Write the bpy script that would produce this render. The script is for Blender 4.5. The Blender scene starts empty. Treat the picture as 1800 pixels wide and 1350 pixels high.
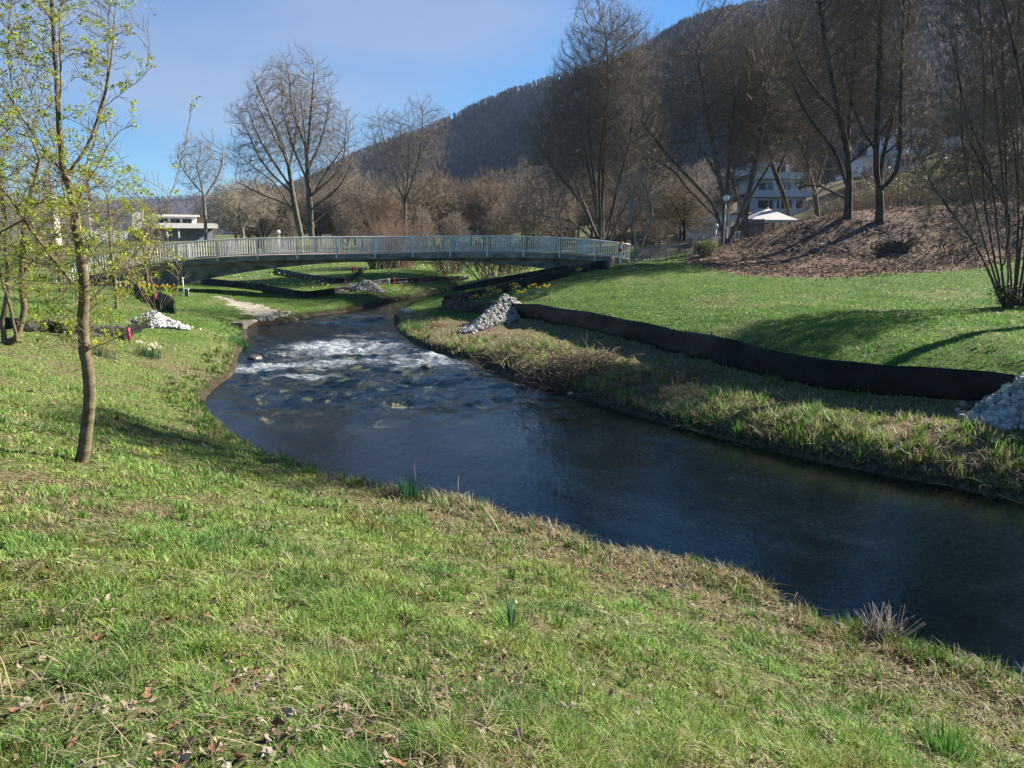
import bpy, math, random
import numpy as np
R = math.radians
rng = np.random.default_rng(7)
random.seed(7)
SC = bpy.context.scene
COL = SC.collection

# ------------------------------------------------------------------ camera
CAMZ, PITCH, F = 4.0, R(11.24), 1334.0          # metres above the water, tilt, focal length in px of an 1800 px wide frame
cam_d = bpy.data.cameras.new('camera'); cam = bpy.data.objects.new('camera', cam_d); COL.objects.link(cam)
cam_d.sensor_width = 36; cam_d.lens = 36*F/1800; cam_d.clip_start = 0.1; cam_d.clip_end = 6000
cam.location = (0, 0, CAMZ); cam.rotation_euler = (math.pi/2-PITCH, 0, 0)
SC.camera = cam
# ------------------------------------------------------------------ sky, sun, exposure
SUN_EL, SUN_AZ = R(31), R(66)                    # azimuth clockwise from the view direction (+y)
sdir = np.array([math.sin(SUN_AZ)*math.cos(SUN_EL), math.cos(SUN_AZ)*math.cos(SUN_EL), math.sin(SUN_EL)])
W = bpy.data.worlds.new('World'); SC.world = W; W.use_nodes = True
nt = W.node_tree; nt.nodes.clear()
def N(nt, typ, **kw):
    n = nt.nodes.new(typ)
    for k, v in kw.items():
        if k.startswith('i_'):
            k2 = k[2:]; n.inputs[int(k2) if k2.isdigit() else k2.replace('_', ' ')].default_value = v
        else: setattr(n, k, v)
    return n
out = N(nt, 'ShaderNodeOutputWorld'); bg = N(nt, 'ShaderNodeBackground')
bg.inputs['Strength'].default_value = 0.050
sky = N(nt, 'ShaderNodeTexSky', sky_type='NISHITA', sun_disc=False, sun_elevation=SUN_EL, sun_rotation=SUN_AZ, air_density=1.0, dust_density=0.3, ozone_density=1.3, altitude=500)
tc = N(nt, 'ShaderNodeTexCoord'); mp = N(nt, 'ShaderNodeMapping'); mp.inputs['Scale'].default_value = (1.1, 1.0, 3.4); mp.inputs['Location'].default_value = (0.15, 0.0, 0.35)
ns = N(nt, 'ShaderNodeTexNoise', i_Scale=1.7, i_Detail=5.0, i_Roughness=0.5, i_Distortion=0.25)
cr = N(nt, 'ShaderNodeValToRGB'); cr.color_ramp.elements[0].position = 0.55; cr.color_ramp.elements[1].position = 0.92
cr.color_ramp.elements[1].color = (0.62, 0.62, 0.62, 1)
mx = N(nt, 'ShaderNodeMixRGB'); mx.inputs[2].default_value = (2.75, 3.35, 4.55, 1)
tint = N(nt, 'ShaderNodeMixRGB', blend_type='MULTIPLY'); tint.inputs[0].default_value = 1.0; tint.inputs[2].default_value = (0.32, 0.65, 0.97, 1)
nt.links.new(tc.outputs['Generated'], mp.inputs[0]); nt.links.new(mp.outputs[0], ns.inputs['Vector'])
def blob(px, py, rx, ry, rz, w):
    a, b = px-900.0, 675.0-py; d = np.array([a, F*math.cos(PITCH)+b*math.sin(PITCH), -F*math.sin(PITCH)+b*math.cos(PITCH)]); d /= np.linalg.norm(d)
    m = N(nt, 'ShaderNodeMapping'); m.inputs['Scale'].default_value = (1/rx, 1/ry, 1/rz); m.inputs['Location'].default_value = tuple(-d/np.array([rx, ry, rz]))
    g = N(nt, 'ShaderNodeTexGradient', gradient_type='SPHERICAL'); nt.links.new(tc.outputs['Generated'], m.inputs[0]); nt.links.new(m.outputs[0], g.inputs[0])
    k = N(nt, 'ShaderNodeMath', operation='MULTIPLY'); k.inputs[1].default_value = w; nt.links.new(g.outputs['Fac'], k.inputs[0]); return k.outputs[0]
acc = ns.outputs[0]
for bb in ((560, 10, 0.42, 0.9, 0.16, 0.52), (300, 170, 0.34, 0.9, 0.05, 0.22), (860, 30, 0.22, 0.9, 0.06, 0.18), (60, 100, 0.3, 0.9, 0.12, 0.15)):
    ad = N(nt, 'ShaderNodeMath', operation='ADD'); nt.links.new(acc, ad.inputs[0]); nt.links.new(blob(*bb), ad.inputs[1]); acc = ad.outputs[0]
nt.links.new(acc, cr.inputs[0]); nt.links.new(cr.outputs[0], mx.inputs[0]); nt.links.new(sky.outputs[0], tint.inputs[1])
nt.links.new(tint.outputs[0], mx.inputs[1]); nt.links.new(mx.outputs[0], bg.inputs[0]); nt.links.new(bg.outputs[0], out.inputs[0])
sl = bpy.data.lights.new('sun', 'SUN'); so = bpy.data.objects.new('sun', sl); COL.objects.link(so)
sl.energy = 5.0; sl.angle = R(0.5); sl.color = (1.0, 0.94, 0.85)
from mathutils import Vector
so.rotation_euler = Vector(-sdir).to_track_quat('-Z', 'Y').to_euler(); so.location = (30, 20, 40)
SC.view_settings.view_transform = 'Standard'; SC.view_settings.look = 'None'
SC.view_settings.exposure = 1.62; SC.view_settings.gamma = 1.0
SC.render.engine = 'CYCLES'
SC.cycles.transparent_max_bounces = 16; SC.cycles.max_bounces = 6; SC.cycles.diffuse_bounces = 2; SC.cycles.glossy_bounces = 3
SC.cycles.use_denoising = True; SC.cycles.sample_clamp_indirect = 4.0
SC.cycles.caustics_reflective = False; SC.cycles.caustics_refractive = False

# ------------------------------------------------------------------ measuring: pixel of the photograph -> place
cp, sp = math.cos(PITCH), math.sin(PITCH)
def ray(px, py):
    a, b = px-900.0, 675.0-py
    return np.array([a, F*cp+b*sp, -F*sp+b*cp])
def PZ(px, py, z=0.0):
    d = ray(px, py); t = (z-CAMZ)/d[2]; return np.array([d[0]*t, d[1]*t, z])
def PY(px, py, Y):
    d = ray(px, py); t = Y/d[1]; return np.array([d[0]*t, Y, CAMZ+d[2]*t])

# ------------------------------------------------------------------ numpy noise
def _h(ix, iy, seed):
    n = (ix.astype(np.int64)*374761393 + iy.astype(np.int64)*668265263 + seed*974634777) & 0x7fffffff
    n = ((n ^ (n >> 13))*1274126177) & 0x7fffffff
    n = (n ^ (n >> 16)) & 0xffff
    return n/65535.0
def vnoise(x, y, seed=0):
    ix, iy = np.floor(x), np.floor(y); fx, fy = x-ix, y-iy
    fx = fx*fx*(3-2*fx); fy = fy*fy*(3-2*fy)
    a, b, c, d = _h(ix, iy, seed), _h(ix+1, iy, seed), _h(ix, iy+1, seed), _h(ix+1, iy+1, seed)
    return (a*(1-fx)+b*fx)*(1-fy)+(c*(1-fx)+d*fx)*fy
def fbm(x, y, sc=1.0, oct=4, seed=0, gain=0.5):
    s = 0; a = 1.0; t = 0
    for o in range(oct):
        s = s + a*vnoise(x*sc+o*17.3, y*sc-o*9.1, seed+o); t += a; a *= gain; sc *= 2.03
    return s/t
def sstep(a, b, x):
    t = np.clip((x-a)/(b-a), 0, 1); return t*t*(3-2*t)

# ------------------------------------------------------------------ mesh + object helpers
class MB:
    def __init__(s): s.v = []; s.t = []; s.q = []; s.n = 0; s.c = []; s.has = False
    def add(s, v, q=None, t=None, col=None):
        v = np.asarray(v, float).reshape(-1, 3)
        if q is not None and len(q): s.q.append(np.asarray(q, np.int64).reshape(-1, 4)+s.n)
        if t is not None and len(t): s.t.append(np.asarray(t, np.int64).reshape(-1, 3)+s.n)
        if col is not None: s.has = True; c = np.broadcast_to(np.asarray(col, float), (len(v), 3))
        else: c = np.zeros((len(v), 3))
        s.c.append(c); s.v.append(v); s.n += len(v); return s
    def box(s, c, size, rz=0.0, col=None, R3=None):
        h = np.array(size)/2.0
        u = np.array([[x, y, z] for x in (-1, 1) for y in (-1, 1) for z in (-1, 1)])*h
        if R3 is not None: u = u@R3.T
        elif rz:
            k, m = math.cos(rz), math.sin(rz); u = u@np.array([[k, m, 0], [-m, k, 0], [0, 0, 1]])
        return s.add(u+np.array(c), q=[(0, 1, 3, 2), (4, 6, 7, 5), (0, 4, 5, 1), (2, 3, 7, 6), (0, 2, 6, 4), (1, 5, 7, 3)], col=col)
    def tube(s, pts, rad, n=8, col=None, cap=True):
        pts = np.asarray(pts, float); m = len(pts); rad = np.broadcast_to(np.asarray(rad, float), (m,))
        d = np.gradient(pts, axis=0); d /= np.linalg.norm(d, axis=1)[:, None]+1e-9
        ref = np.array([0.0, 0, 1]) if abs(d[:, 2].mean()) < 0.8 else np.array([1.0, 0, 0])
        a = np.cross(d, ref); a /= np.linalg.norm(a, axis=1)[:, None]+1e-9; b = np.cross(d, a)
        th = np.arange(n)*2*math.pi/n
        v = pts[:, None]+rad[:, None, None]*(a[:, None]*np.cos(th)[None, :, None]+b[:, None]*np.sin(th)[None, :, None])
        i = np.arange(m-1)[:, None]*n; j = np.arange(n)[None]; k = (j+1) % n
        q = np.stack([i+j, i+k, i+n+k, i+n+j], -1).reshape(-1, 4); v = v.reshape(-1, 3); t = []
        if cap:
            v = np.vstack([v, pts[:1], pts[-1:]]); c0, c1 = m*n, m*n+1
            t = [(c0, (x+1) % n, x) for x in range(n)]+[(c1, (m-1)*n+x, (m-1)*n+(x+1) % n) for x in range(n)]
        return s.add(v, q=q, t=t, col=col)
    def lathe(s, prof, c, n=16, col=None):
        prof = np.array(prof, float); th = np.arange(n)*2*math.pi/n; m = len(prof)
        v = np.stack([prof[:, 0, None]*np.cos(th), prof[:, 0, None]*np.sin(th), np.repeat(prof[:, 1, None], n, 1)], -1).reshape(-1, 3)+np.array(c)
        i = np.arange(m-1)[:, None]*n; j = np.arange(n)[None]; k = (j+1) % n
        return s.add(v, q=np.stack([i+j, i+k, i+n+k, i+n+j], -1).reshape(-1, 4), col=col)
    def mesh(s, name, mat, smooth=True):
        me = bpy.data.meshes.new(name)
        v = np.vstack(s.v); T = np.vstack(s.t) if s.t else np.zeros((0, 3), np.int64); Q = np.vstack(s.q) if s.q else np.zeros((0, 4), np.int64)
        me.vertices.add(len(v)); me.vertices.foreach_set('co', v.astype(np.float32).ravel())
        me.loops.add(T.size+Q.size); me.loops.foreach_set('vertex_index', np.concatenate([T.ravel(), Q.ravel()]).astype(np.int32))
        me.polygons.add(len(T)+len(Q))
        ls = np.concatenate([np.arange(len(T))*3, T.size+np.arange(len(Q))*4]).astype(np.int32)
        me.polygons.foreach_set('loop_start', ls)
        me.polygons.foreach_set('use_smooth', np.full(len(T)+len(Q), smooth))
        me.update(calc_edges=True); me.validate()
        if s.has:
            at = me.color_attributes.new('col', 'FLOAT_COLOR', 'POINT'); c = np.vstack(s.c)
            at.data.foreach_set('color', np.hstack([c, np.ones((len(c), 1))]).astype(np.float32).ravel())
        if mat: me.materials.append(mat)
        return me
    def obj(s, name, mat, parent=None, smooth=True):
        o = bpy.data.objects.new(name, s.mesh(name, mat, smooth)); COL.objects.link(o)
        if parent is not None: o.parent = parent
        return o
def tag(o, label, cat, group=None, kind=None):
    if label: o['label'] = label
    if cat: o['category'] = cat
    if group: o['group'] = group
    if kind: o['kind'] = kind
    return o
def thing(name, loc, label, cat, group=None, rz=0.0):
    o = bpy.data.objects.new(name, None); COL.objects.link(o); o.location = tuple(loc); o.rotation_euler = (0, 0, rz)
    o.empty_display_size = 0.2
    return tag(o, label, cat, group)
def dup(src, loc, rz, sc, label, group=None):
    r = src.copy(); COL.objects.link(r); r.location = tuple(loc); r.rotation_euler = (0, 0, rz); r.scale = sc if hasattr(sc, '__len__') else (sc, sc, sc)
    r['label'] = label
    if group: r['group'] = group
    for ch in src.children:
        c = ch.copy(); COL.objects.link(c); c.parent = r
        for g in ch.children:
            d = g.copy(); COL.objects.link(d); d.parent = c
    return r

# ------------------------------------------------------------------ materials
def mat(name, c=(0.5, 0.5, 0.5), c2=None, sc=5.0, rough=0.8, bump=0.0, bsc=None, metal=0.0, det=6.0, attr=False, trans=0.0, stretch=None, spec=0.3, lo=0.35, hi=0.65, mixamt=1.0, bdist=0.02):
    m = bpy.data.materials.new(name); m.use_nodes = True; t = m.node_tree; t.nodes.clear()
    o = N(t, 'ShaderNodeOutputMaterial'); b = N(t, 'ShaderNodeBsdfPrincipled'); L = t.links.new
    b.inputs['Roughness'].default_value = rough; b.inputs['Metallic'].default_value = metal; b.inputs['Specular IOR Level'].default_value = spec
    tc = N(t, 'ShaderNodeTexCoord'); mp = N(t, 'ShaderNodeMapping')
    if stretch: mp.inputs['Scale'].default_value = stretch
    L(tc.outputs['Object'], mp.inputs[0]); vec = mp.outputs[0]
    no = N(t, 'ShaderNodeTexNoise', i_Scale=sc, i_Detail=det, i_Roughness=0.6); L(vec, no.inputs['Vector'])
    colout = None
    if attr:
        at = N(t, 'ShaderNodeAttribute', attribute_name='col'); colout = at.outputs['Color']
        if c2 is not None:
            r = N(t, 'ShaderNodeMapRange', i_1=lo, i_2=hi, i_3=c2[0], i_4=c2[1]); L(no.outputs[0], r.inputs[0])
            mu = N(t, 'ShaderNodeVectorMath', operation='SCALE'); L(colout, mu.inputs[0]); L(r.outputs[0], mu.inputs['Scale']); colout = mu.outputs[0]
        L(colout, b.inputs['Base Color'])
    elif c2 is not None:
        r = N(t, 'ShaderNodeValToRGB'); e = r.color_ramp.elements; e[0].position = lo; e[1].position = hi
        e[0].color = (*c, 1); e[1].color = (*c2, 1); L(no.outputs[0], r.inputs[0]); colout = r.outputs[0]; L(colout, b.inputs['Base Color'])
    else: b.inputs['Base Color'].default_value = (*c, 1)
    if bump:
        n2 = N(t, 'ShaderNodeTexNoise', i_Scale=bsc or sc*4, i_Detail=8.0, i_Roughness=0.65); L(vec, n2.inputs['Vector'])
        bu = N(t, 'ShaderNodeBump', i_Strength=bump, i_Distance=bdist); L(n2.outputs[0], bu.inputs['Height']); L(bu.outputs[0], b.inputs['Normal'])
    if trans:
        tr = N(t, 'ShaderNodeBsdfTranslucent'); ms = N(t, 'ShaderNodeMixShader'); ms.inputs[0].default_value = trans
        if colout is not None: L(colout, tr.inputs[0])
        else: tr.inputs[0].default_value = (*c, 1)
        L(b.outputs[0], ms.inputs[1]); L(tr.outputs[0], ms.inputs[2]); L(ms.outputs[0], o.inputs[0])
    else: L(b.outputs[0], o.inputs[0])
    return m
M = {}
M['terrain'] = mat('ground_cover', attr=True, c2=(0.4, 1.7), sc=16, rough=0.95, bump=1.0, bsc=30, det=10, spec=0.1, bdist=0.04)
M['grass'] = mat('grass_blades', attr=True, rough=0.55, trans=0.35, spec=0.25)
M['dry'] = mat('dry_litter', attr=True, rough=0.8, trans=0.12, spec=0.15)
M['concrete'] = mat('weathered_concrete', (0.10, 0.085, 0.062), (0.32, 0.28, 0.225), sc=1.3, rough=0.9, bump=0.35, bsc=18, stretch=(1, 1, 2.5))
M['galv'] = mat('galvanised_steel', (0.68, 0.61, 0.54), (0.80, 0.73, 0.65), sc=6, rough=0.6, metal=0.0, spec=0.5)
M['film'] = mat('black_film', (0.005, 0.005, 0.005), (0.022, 0.021, 0.019), sc=1.1, rough=0.45, bump=0.9, bsc=2.2, spec=0.2, lo=0.45, hi=0.75, bdist=0.06)
M['stake'] = mat('wood_stake', (0.16, 0.12, 0.08), (0.26, 0.21, 0.15), sc=12, rough=0.85)
M['pink'] = mat('pink_marker_paint', (0.75, 0.05, 0.16), (0.82, 0.10, 0.22), sc=12, rough=0.6)
M['redp'] = mat('red_paint', (0.62, 0.03, 0.03), (0.5, 0.03, 0.03), sc=9, rough=0.5)
M['whitep'] = mat('white_paint', (0.72, 0.72, 0.70), (0.8, 0.8, 0.78), sc=5, rough=0.5)
M['stone'] = mat('limestone_gravel', attr=True, c2=(0.75, 1.15), sc=9, rough=0.85, bump=0.3, bsc=30)
M['bark'] = mat('grey_brown_bark', (0.075, 0.06, 0.045), (0.19, 0.165, 0.13), sc=9, rough=0.95, bump=0.8, bsc=24, stretch=(1, 1, 0.3), spec=0.1)
M['barkdark'] = mat('dark_bark', (0.035, 0.028, 0.022), (0.10, 0.085, 0.065), sc=7, rough=0.95, bump=0.7, bsc=20, stretch=(1, 1, 0.3), spec=0.1)
M['barkpale'] = mat('pale_bark', (0.16, 0.14, 0.115), (0.33, 0.30, 0.25), sc=7, rough=0.95, bump=0.5, bsc=20, stretch=(1, 1, 0.3), spec=0.1)
M['barkyoung'] = mat('young_smooth_bark', (0.10, 0.075, 0.045), (0.20, 0.155, 0.09), sc=11, rough=0.8, bump=0.4, bsc=40, stretch=(1, 1, 1.6), spec=0.2)
M['twig'] = mat('brown_twigs', (0.130, 0.105, 0.082), (0.23, 0.19, 0.15), sc=0.6, rough=0.9, spec=0.1)
M['twigdark'] = mat('dark_twigs', (0.125, 0.100, 0.068), (0.235, 0.19, 0.135), sc=0.6, rough=0.9, spec=0.1)
M['twigred'] = mat('reddish_twigs', (0.135, 0.088, 0.060), (0.21, 0.145, 0.10), sc=0.6, rough=0.9, spec=0.1)
M['twigpale'] = mat('pale_twigs', (0.24, 0.20, 0.15), (0.36, 0.31, 0.25), sc=0.6, rough=0.9, spec=0.1)
M['leaf'] = mat('spring_leaves', attr=True, rough=0.45, trans=0.45, spec=0.3)
M['wall'] = mat('pale_render', (0.38, 0.40, 0.42), (0.48, 0.50, 0.52), sc=0.3, rough=0.9)
M['wallcream'] = mat('cream_render', (0.62, 0.48, 0.24), (0.72, 0.57, 0.30), sc=0.3, rough=0.9)
M['walldark'] = mat('grey_cladding', (0.16, 0.17, 0.19), (0.22, 0.23, 0.25), sc=0.4, rough=0.8)
M['glass'] = mat('window_glass', (0.02, 0.025, 0.03), rough=0.08, spec=0.8)
M['wood'] = mat('weathered_wood', (0.19, 0.165, 0.13), (0.34, 0.30, 0.24), sc=8, rough=0.9, bump=0.3, stretch=(6, 6, 0.6))
M['canvas'] = mat('white_canvas', (0.50, 0.49, 0.45), (0.60, 0.59, 0.55), sc=2, rough=0.8)
M['globe'] = mat('opal_globe', (0.78, 0.78, 0.76), rough=0.25, spec=0.5)
M['asphalt'] = mat('asphalt', (0.16, 0.155, 0.145), (0.24, 0.23, 0.21), sc=3, rough=0.95, bump=0.3)

# ================================================================== TERRAIN
near_lip = [(1800,1225),(1700,1192),(1600,1150),(1500,1115),(1430,1100),(1350,1045),(1280,1015),(1190,990),(1130,992),(1080,990),(1000,950),(900,918),(800,882),(740,880),(680,866),(610,852),(570,825),(520,803),(480,793),(430,762),(385,727),(352,692),(370,665),(405,640),(414,612)]
left = [PZ(x, y, 0.28)[:2] for x, y in near_lip]
left = [np.array([6.6, 1.6]), np.array([4.9, 3.6])]+left
left += [PZ(x, y, 0.0)[:2] for x, y in [(432,592),(424,579),(470,570),(500,567),(545,556),(600,549),(660,537),(720,523),(792,511),(850,503)]]
left += [np.array([3.0, 66.0]), np.array([16.0, 80.0]), np.array([40.0, 96.0])]
right_px = [(775,524),(706,548),(695,563),(704,583),(740,608),(800,628),(850,640),(900,662),(950,678),(1000,690),(1060,710),(1150,738),(1300,777),(1450,812),(1600,842),(1700,858),(1800,878)]
right = [np.array([43.0, 91.0]), np.array([19.0, 75.0]), np.array([7.0, 61.0])]+[PZ(x, y, 0.0)[:2] for x, y in [(860,508),(815,515)]+right_px]+[np.array([13.0, 9.2]), np.array([20.0, 5.0])]
left = [np.array([12.0, -3.0])]+left
def crom(P, n=6):
    P = [np.array(p, float) for p in P]; P = [2*P[0]-P[1]]+P+[2*P[-1]-P[-2]]; o = []
    for i in range(1, len(P)-2):
        for k in range(n):
            t = k/n; a, b, c, d = P[i-1:i+3]
            o.append(0.5*((2*b)+(-a+c)*t+(2*a-5*b+4*c-d)*t*t+(-a+3*b-3*c+d)*t**3))
    o.append(P[-2]); return np.array(o)
LB, RB = crom(left, 4), crom(right, 4)
RIV = np.vstack([LB, RB])
def inpoly(x, y, P):
    r = np.zeros(x.shape, bool); n = len(P); j = n-1
    for i in range(n):
        xi, yi, xj, yj = P[i][0], P[i][1], P[j][0], P[j][1]
        if yi != yj: r ^= ((yi > y) != (yj > y)) & (x < (xj-xi)*(y-yi)/(yj-yi)+xi)
        j = i
    return r
def pdist(x, y, P, closed=False):
    d = np.full(x.shape, 1e9); n = len(P)
    x = x.astype(np.float32); y = y.astype(np.float32); d = d.astype(np.float32)
    for i in range(n-1):
        a, b = P[i].astype(np.float32), P[i+1].astype(np.float32); ab = b-a; L2 = np.float32((ab**2).sum()+1e-9)
        dx = x-a[0]; dy = y-a[1]; t = np.clip((dx*ab[0]+dy*ab[1])/L2, 0, 1)
        dx -= t*ab[0]; dy -= t*ab[1]; np.minimum(d, dx*dx+dy*dy, out=d)
    return np.sqrt(d).astype(float)
GX0, GY0, GS = -32.0, -8.0, 0.11
_gx = np.arange(GX0, 62, GS); _gy = np.arange(GY0, 112, GS); _X, _Y = np.meshgrid(_gx, _gy); _fx, _fy = _X.ravel(), _Y.ravel()
_dl, _dr = pdist(_fx, _fy, LB), pdist(_fx, _fy, RB); _in = inpoly(_fx, _fy, RIV)
_DG = np.where(_in, -1, 1)*np.minimum(_dl, _dr); _DG = _DG.reshape(_X.shape); _SG = (_dl-_dr).reshape(_X.shape)
def bil(Gd, x, y, x0, y0, s):
    u, v = (x-x0)/s, (y-y0)/s; h_, w_ = Gd.shape; i = np.clip(u.astype(int), 0, w_-2); j = np.clip(v.astype(int), 0, h_-2); fu, fv = u-i, v-j
    return (Gd[j, i]*(1-fu)+Gd[j, i+1]*fu)*(1-fv)+(Gd[j+1, i]*(1-fu)+Gd[j+1, i+1]*fu)*fv
def isleft(x, y):
    x, y = np.atleast_1d(x), np.atleast_1d(y); ix = np.clip(x, GX0, 61.5); iy = np.clip(y, GY0, 111.5)
    return bil(_SG, ix, iy, GX0, GY0, GS) < 0
def rdist(x, y):
    x, y = np.atleast_1d(np.asarray(x, float)), np.atleast_1d(np.asarray(y, float))
    d = np.full(x.shape, 99.0); near = (x > -30) & (x < 60) & (y > -6) & (y < 110)
    d[near] = bil(_DG, x[near], y[near], GX0, GY0, GS); return d
# heights: (pixel, height) or world points
cpx = [(0,1350,2.3),(450,1350,2.28),(900,1350,2.1),(1350,1350,1.7),(1800,1350,0.95),(0,1000,2.2),(400,1000,1.9),(750,1000,1.35),(1000,1050,0.85),(1300,1110,0.72),(1500,1200,0.78),
 (1650,1250,0.7),(145,815,1.8),(0,800,2.0),(350,850,1.3),(550,900,1.05),(400,790,0.75),(650,880,0.6),(850,950,0.6),(0,700,1.8),(200,700,1.2),(330,700,0.6),(0,600,1.6),(150,600,1.2),(300,605,0.7),(390,620,0.4),
 (225,598,0.95),(290,580,0.7),(400,560,0.5),(200,530,1.2),(50,500,1.5),(330,515,0.95),(450,548,0.35),(600,530,0.55),(538,522,0.5),(640,512,0.6),(700,508,0.7),(500,490,0.95),(620,490,1.0),(750,495,0.95),(400,495,0.8),
 (1000,650,0.5),(1200,690,0.5),(1400,740,0.5),(1650,775,0.55),(1650,702,0.72),(1400,668,0.7),(1200,618,0.7),(960,567,0.7),(850,548,0.62),(780,548,0.4),(720,566,0.12),(760,545,0.12),(735,580,0.2),(800,600,0.35),(1500,700,0.62),
 (1300,560,1.5),(1450,600,1.45),(1600,540,1.7),(1780,545,1.75),(1750,620,1.5),(1100,520,1.5),(1000,505,1.5),(900,512,1.2),(830,524,0.85),(1250,472,2.2),(1600,480,2.25),(1100,463,2.35),(1000,480,1.9),(1780,480,2.3),(1200,456,2.4)]
CP = [(*PZ(a, b, z)[:2], z) for a, b, z in cpx]
CP += [(0,0,2.4),(-5,0,2.7),(4,0,1.6),(0,-6,3.0),(-12,3,2.9),(8,-6,1.6),(-14,10,2.4),(-20,20,2.2),(-25,30,2.0),
 (16,48,3.9),(20,47.5,5.1),(25,47,5.4),(32,47,6.0),(42,46,6.5),(18,57,3.6),(26,58,4.6),(36,58,5.6),(15.5,44,2.6),(20,43,2.9),(27,42.5,3.0),(35,40,3.0),(24,44.5,4.1),(30,44,4.5),(14,55,2.6),(11,60,2.3),(40,30,2.6),(30,15,2.0),(45,15,2.4),
 (25,92,3.2),(38,95,5.5),(60,95,13),(75,115,19),(100,90,24),(50,75,8),(70,60,13),(110,120,30),(-30,60,1.8),(-30,100,2),(0,60,0.8),(-10,60,1.2),(10,75,1.4),(0,105,1.8),(30,120,3.5),
 (-60,50,2.2),(-60,10,3),(-80,120,2),(0,160,2.2),(60,160,12),(140,160,32),(-100,200,2),(0,300,2),(150,260,25),(-200,300,2),(200,60,40),(0,-60,4),(-100,-40,4),(100,-40,6),(-400,600,3),(0,900,3),(400,700,20),(300,100,50)]
CP = np.array(CP, float)
cX, cY, cZ = CP.T
CC = 1.2
def _phi(x, y): return np.sqrt((x[:, None]-cX)**2+(y[:, None]-cY)**2+CC*CC)
_A = _phi(cX, cY); n_ = len(cX)
_B = np.zeros((n_+1, n_+1)); _B[:n_, :n_] = -_A+np.eye(n_)*0.35; _B[:n_, n_] = 1; _B[n_, :n_] = 1
_w = np.linalg.solve(_B, np.append(cZ, 0))
def land0(x, y):
    x = np.clip(np.atleast_1d(np.asarray(x, float)), -450, 450); y = np.clip(np.atleast_1d(np.asarray(y, float)), -80, 1000)
    o = np.empty(x.shape)
    for k in range(0, len(x), 50000):
        o[k:k+50000] = -_phi(x[k:k+50000], y[k:k+50000])@_w[:n_]+_w[n_]
    return o
_lx, _ly = np.arange(-60, 82, 0.3), np.arange(-20, 172, 0.3); _X, _Y = np.meshgrid(_lx, _ly); _LG = land0(_X.ravel(), _Y.ravel()).reshape(_X.shape)
def land(x, y):
    x, y = np.atleast_1d(np.asarray(x, float)), np.atleast_1d(np.asarray(y, float)); k = (x > -59.9) & (x < 81) & (y > -19.9) & (y < 171); o = np.empty(x.shape)
    if k.any(): o[k] = bil(_LG, x[k], y[k], -60, -20, 0.3)
    if (~k).any(): o[~k] = land0(x[~k], y[~k])
    return o
def H(x, y, d=None):
    x = np.atleast_1d(np.asarray(x, float)); y = np.atleast_1d(np.asarray(y, float))
    z = land(x, y)
    if d is None: d = rdist(x, y)
    r = np.hypot(x, y); near = 1-sstep(35, 70, r)
    z = z+near*((fbm(x, y, 1.1, 3, 5)-0.5)*0.16+(fbm(x, y, 5.0, 2, 9)-0.5)*0.05)+(1-near)*(fbm(x, y, 0.12, 3, 11)-0.5)*0.5
    lipn = 0.30+0.16*(fbm(x, y, 0.9, 2, 21)-0.5)
    ls = np.zeros(x.shape, bool); nr = (d < 12) & (r < 110)
    if nr.any(): ls[nr] = isleft(x[nr], y[nr])
    fl = sstep(9.5, 13, y); lipn = np.where(ls, lipn*(1-0.62*fl), 0.10+0.10*(fbm(x, y, 1.6, 2, 22)-0.3)); slope = np.where(ls, 0.75-0.40*fl, 0.34+0.25*fbm(x, y, 0.7, 2, 23))
    prof = lipn*np.clip((d+0.08)/0.22, 0, 1)**0.6+np.clip(d, 0, None)*slope
    k = 0.12                                              # smooth minimum of land and bank profile
    h_ = np.clip(0.5+0.5*(prof-z)/k, 0, 1); zz = prof*(1-h_)+z*h_-k*h_*(1-h_)
    zz = np.where(d < 30, zz, z)
    zz = np.maximum(zz, 0.02*(d > 0.1))
    bed = -0.12-0.42*sstep(0, 1.6, -d)+(fbm(x, y, 1.3, 4, 31)-0.5)*0.22
    return np.where(d > -0.08, zz, np.where(d < -0.2, bed, zz+(bed-zz)*np.clip((-d-0.08)/0.12, 0, 1)))
def h1(x, y): return float(H(np.array([x]), np.array([y]))[0])
def hit(px, py, tmax=260):
    d = ray(px, py); d = d/np.linalg.norm(d); t = np.exp(np.linspace(math.log(1.2), math.log(tmax), 420))
    x, y, z = d[0]*t, d[1]*t, CAMZ+d[2]*t; b = z < H(x, y); i = int(np.argmax(b)) if b.any() else len(t)-1
    lo, hi = t[max(i-1, 0)], t[i]; tt = np.linspace(lo, hi, 24); x, y, z = d[0]*tt, d[1]*tt, CAMZ+d[2]*tt
    b = z < H(x, y); i = int(np.argmax(b)) if b.any() else 23
    return np.array([x[i], y[i], h1(x[i], y[i])])
def hitn(px, py):
    for k in range(60):
        q = hit(px, py+3*k)
        if rdist(q[0], q[1])[0] > 0.10 and (isleft(q[0], q[1])[0] or q[1] > 14): return q
    return q
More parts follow.
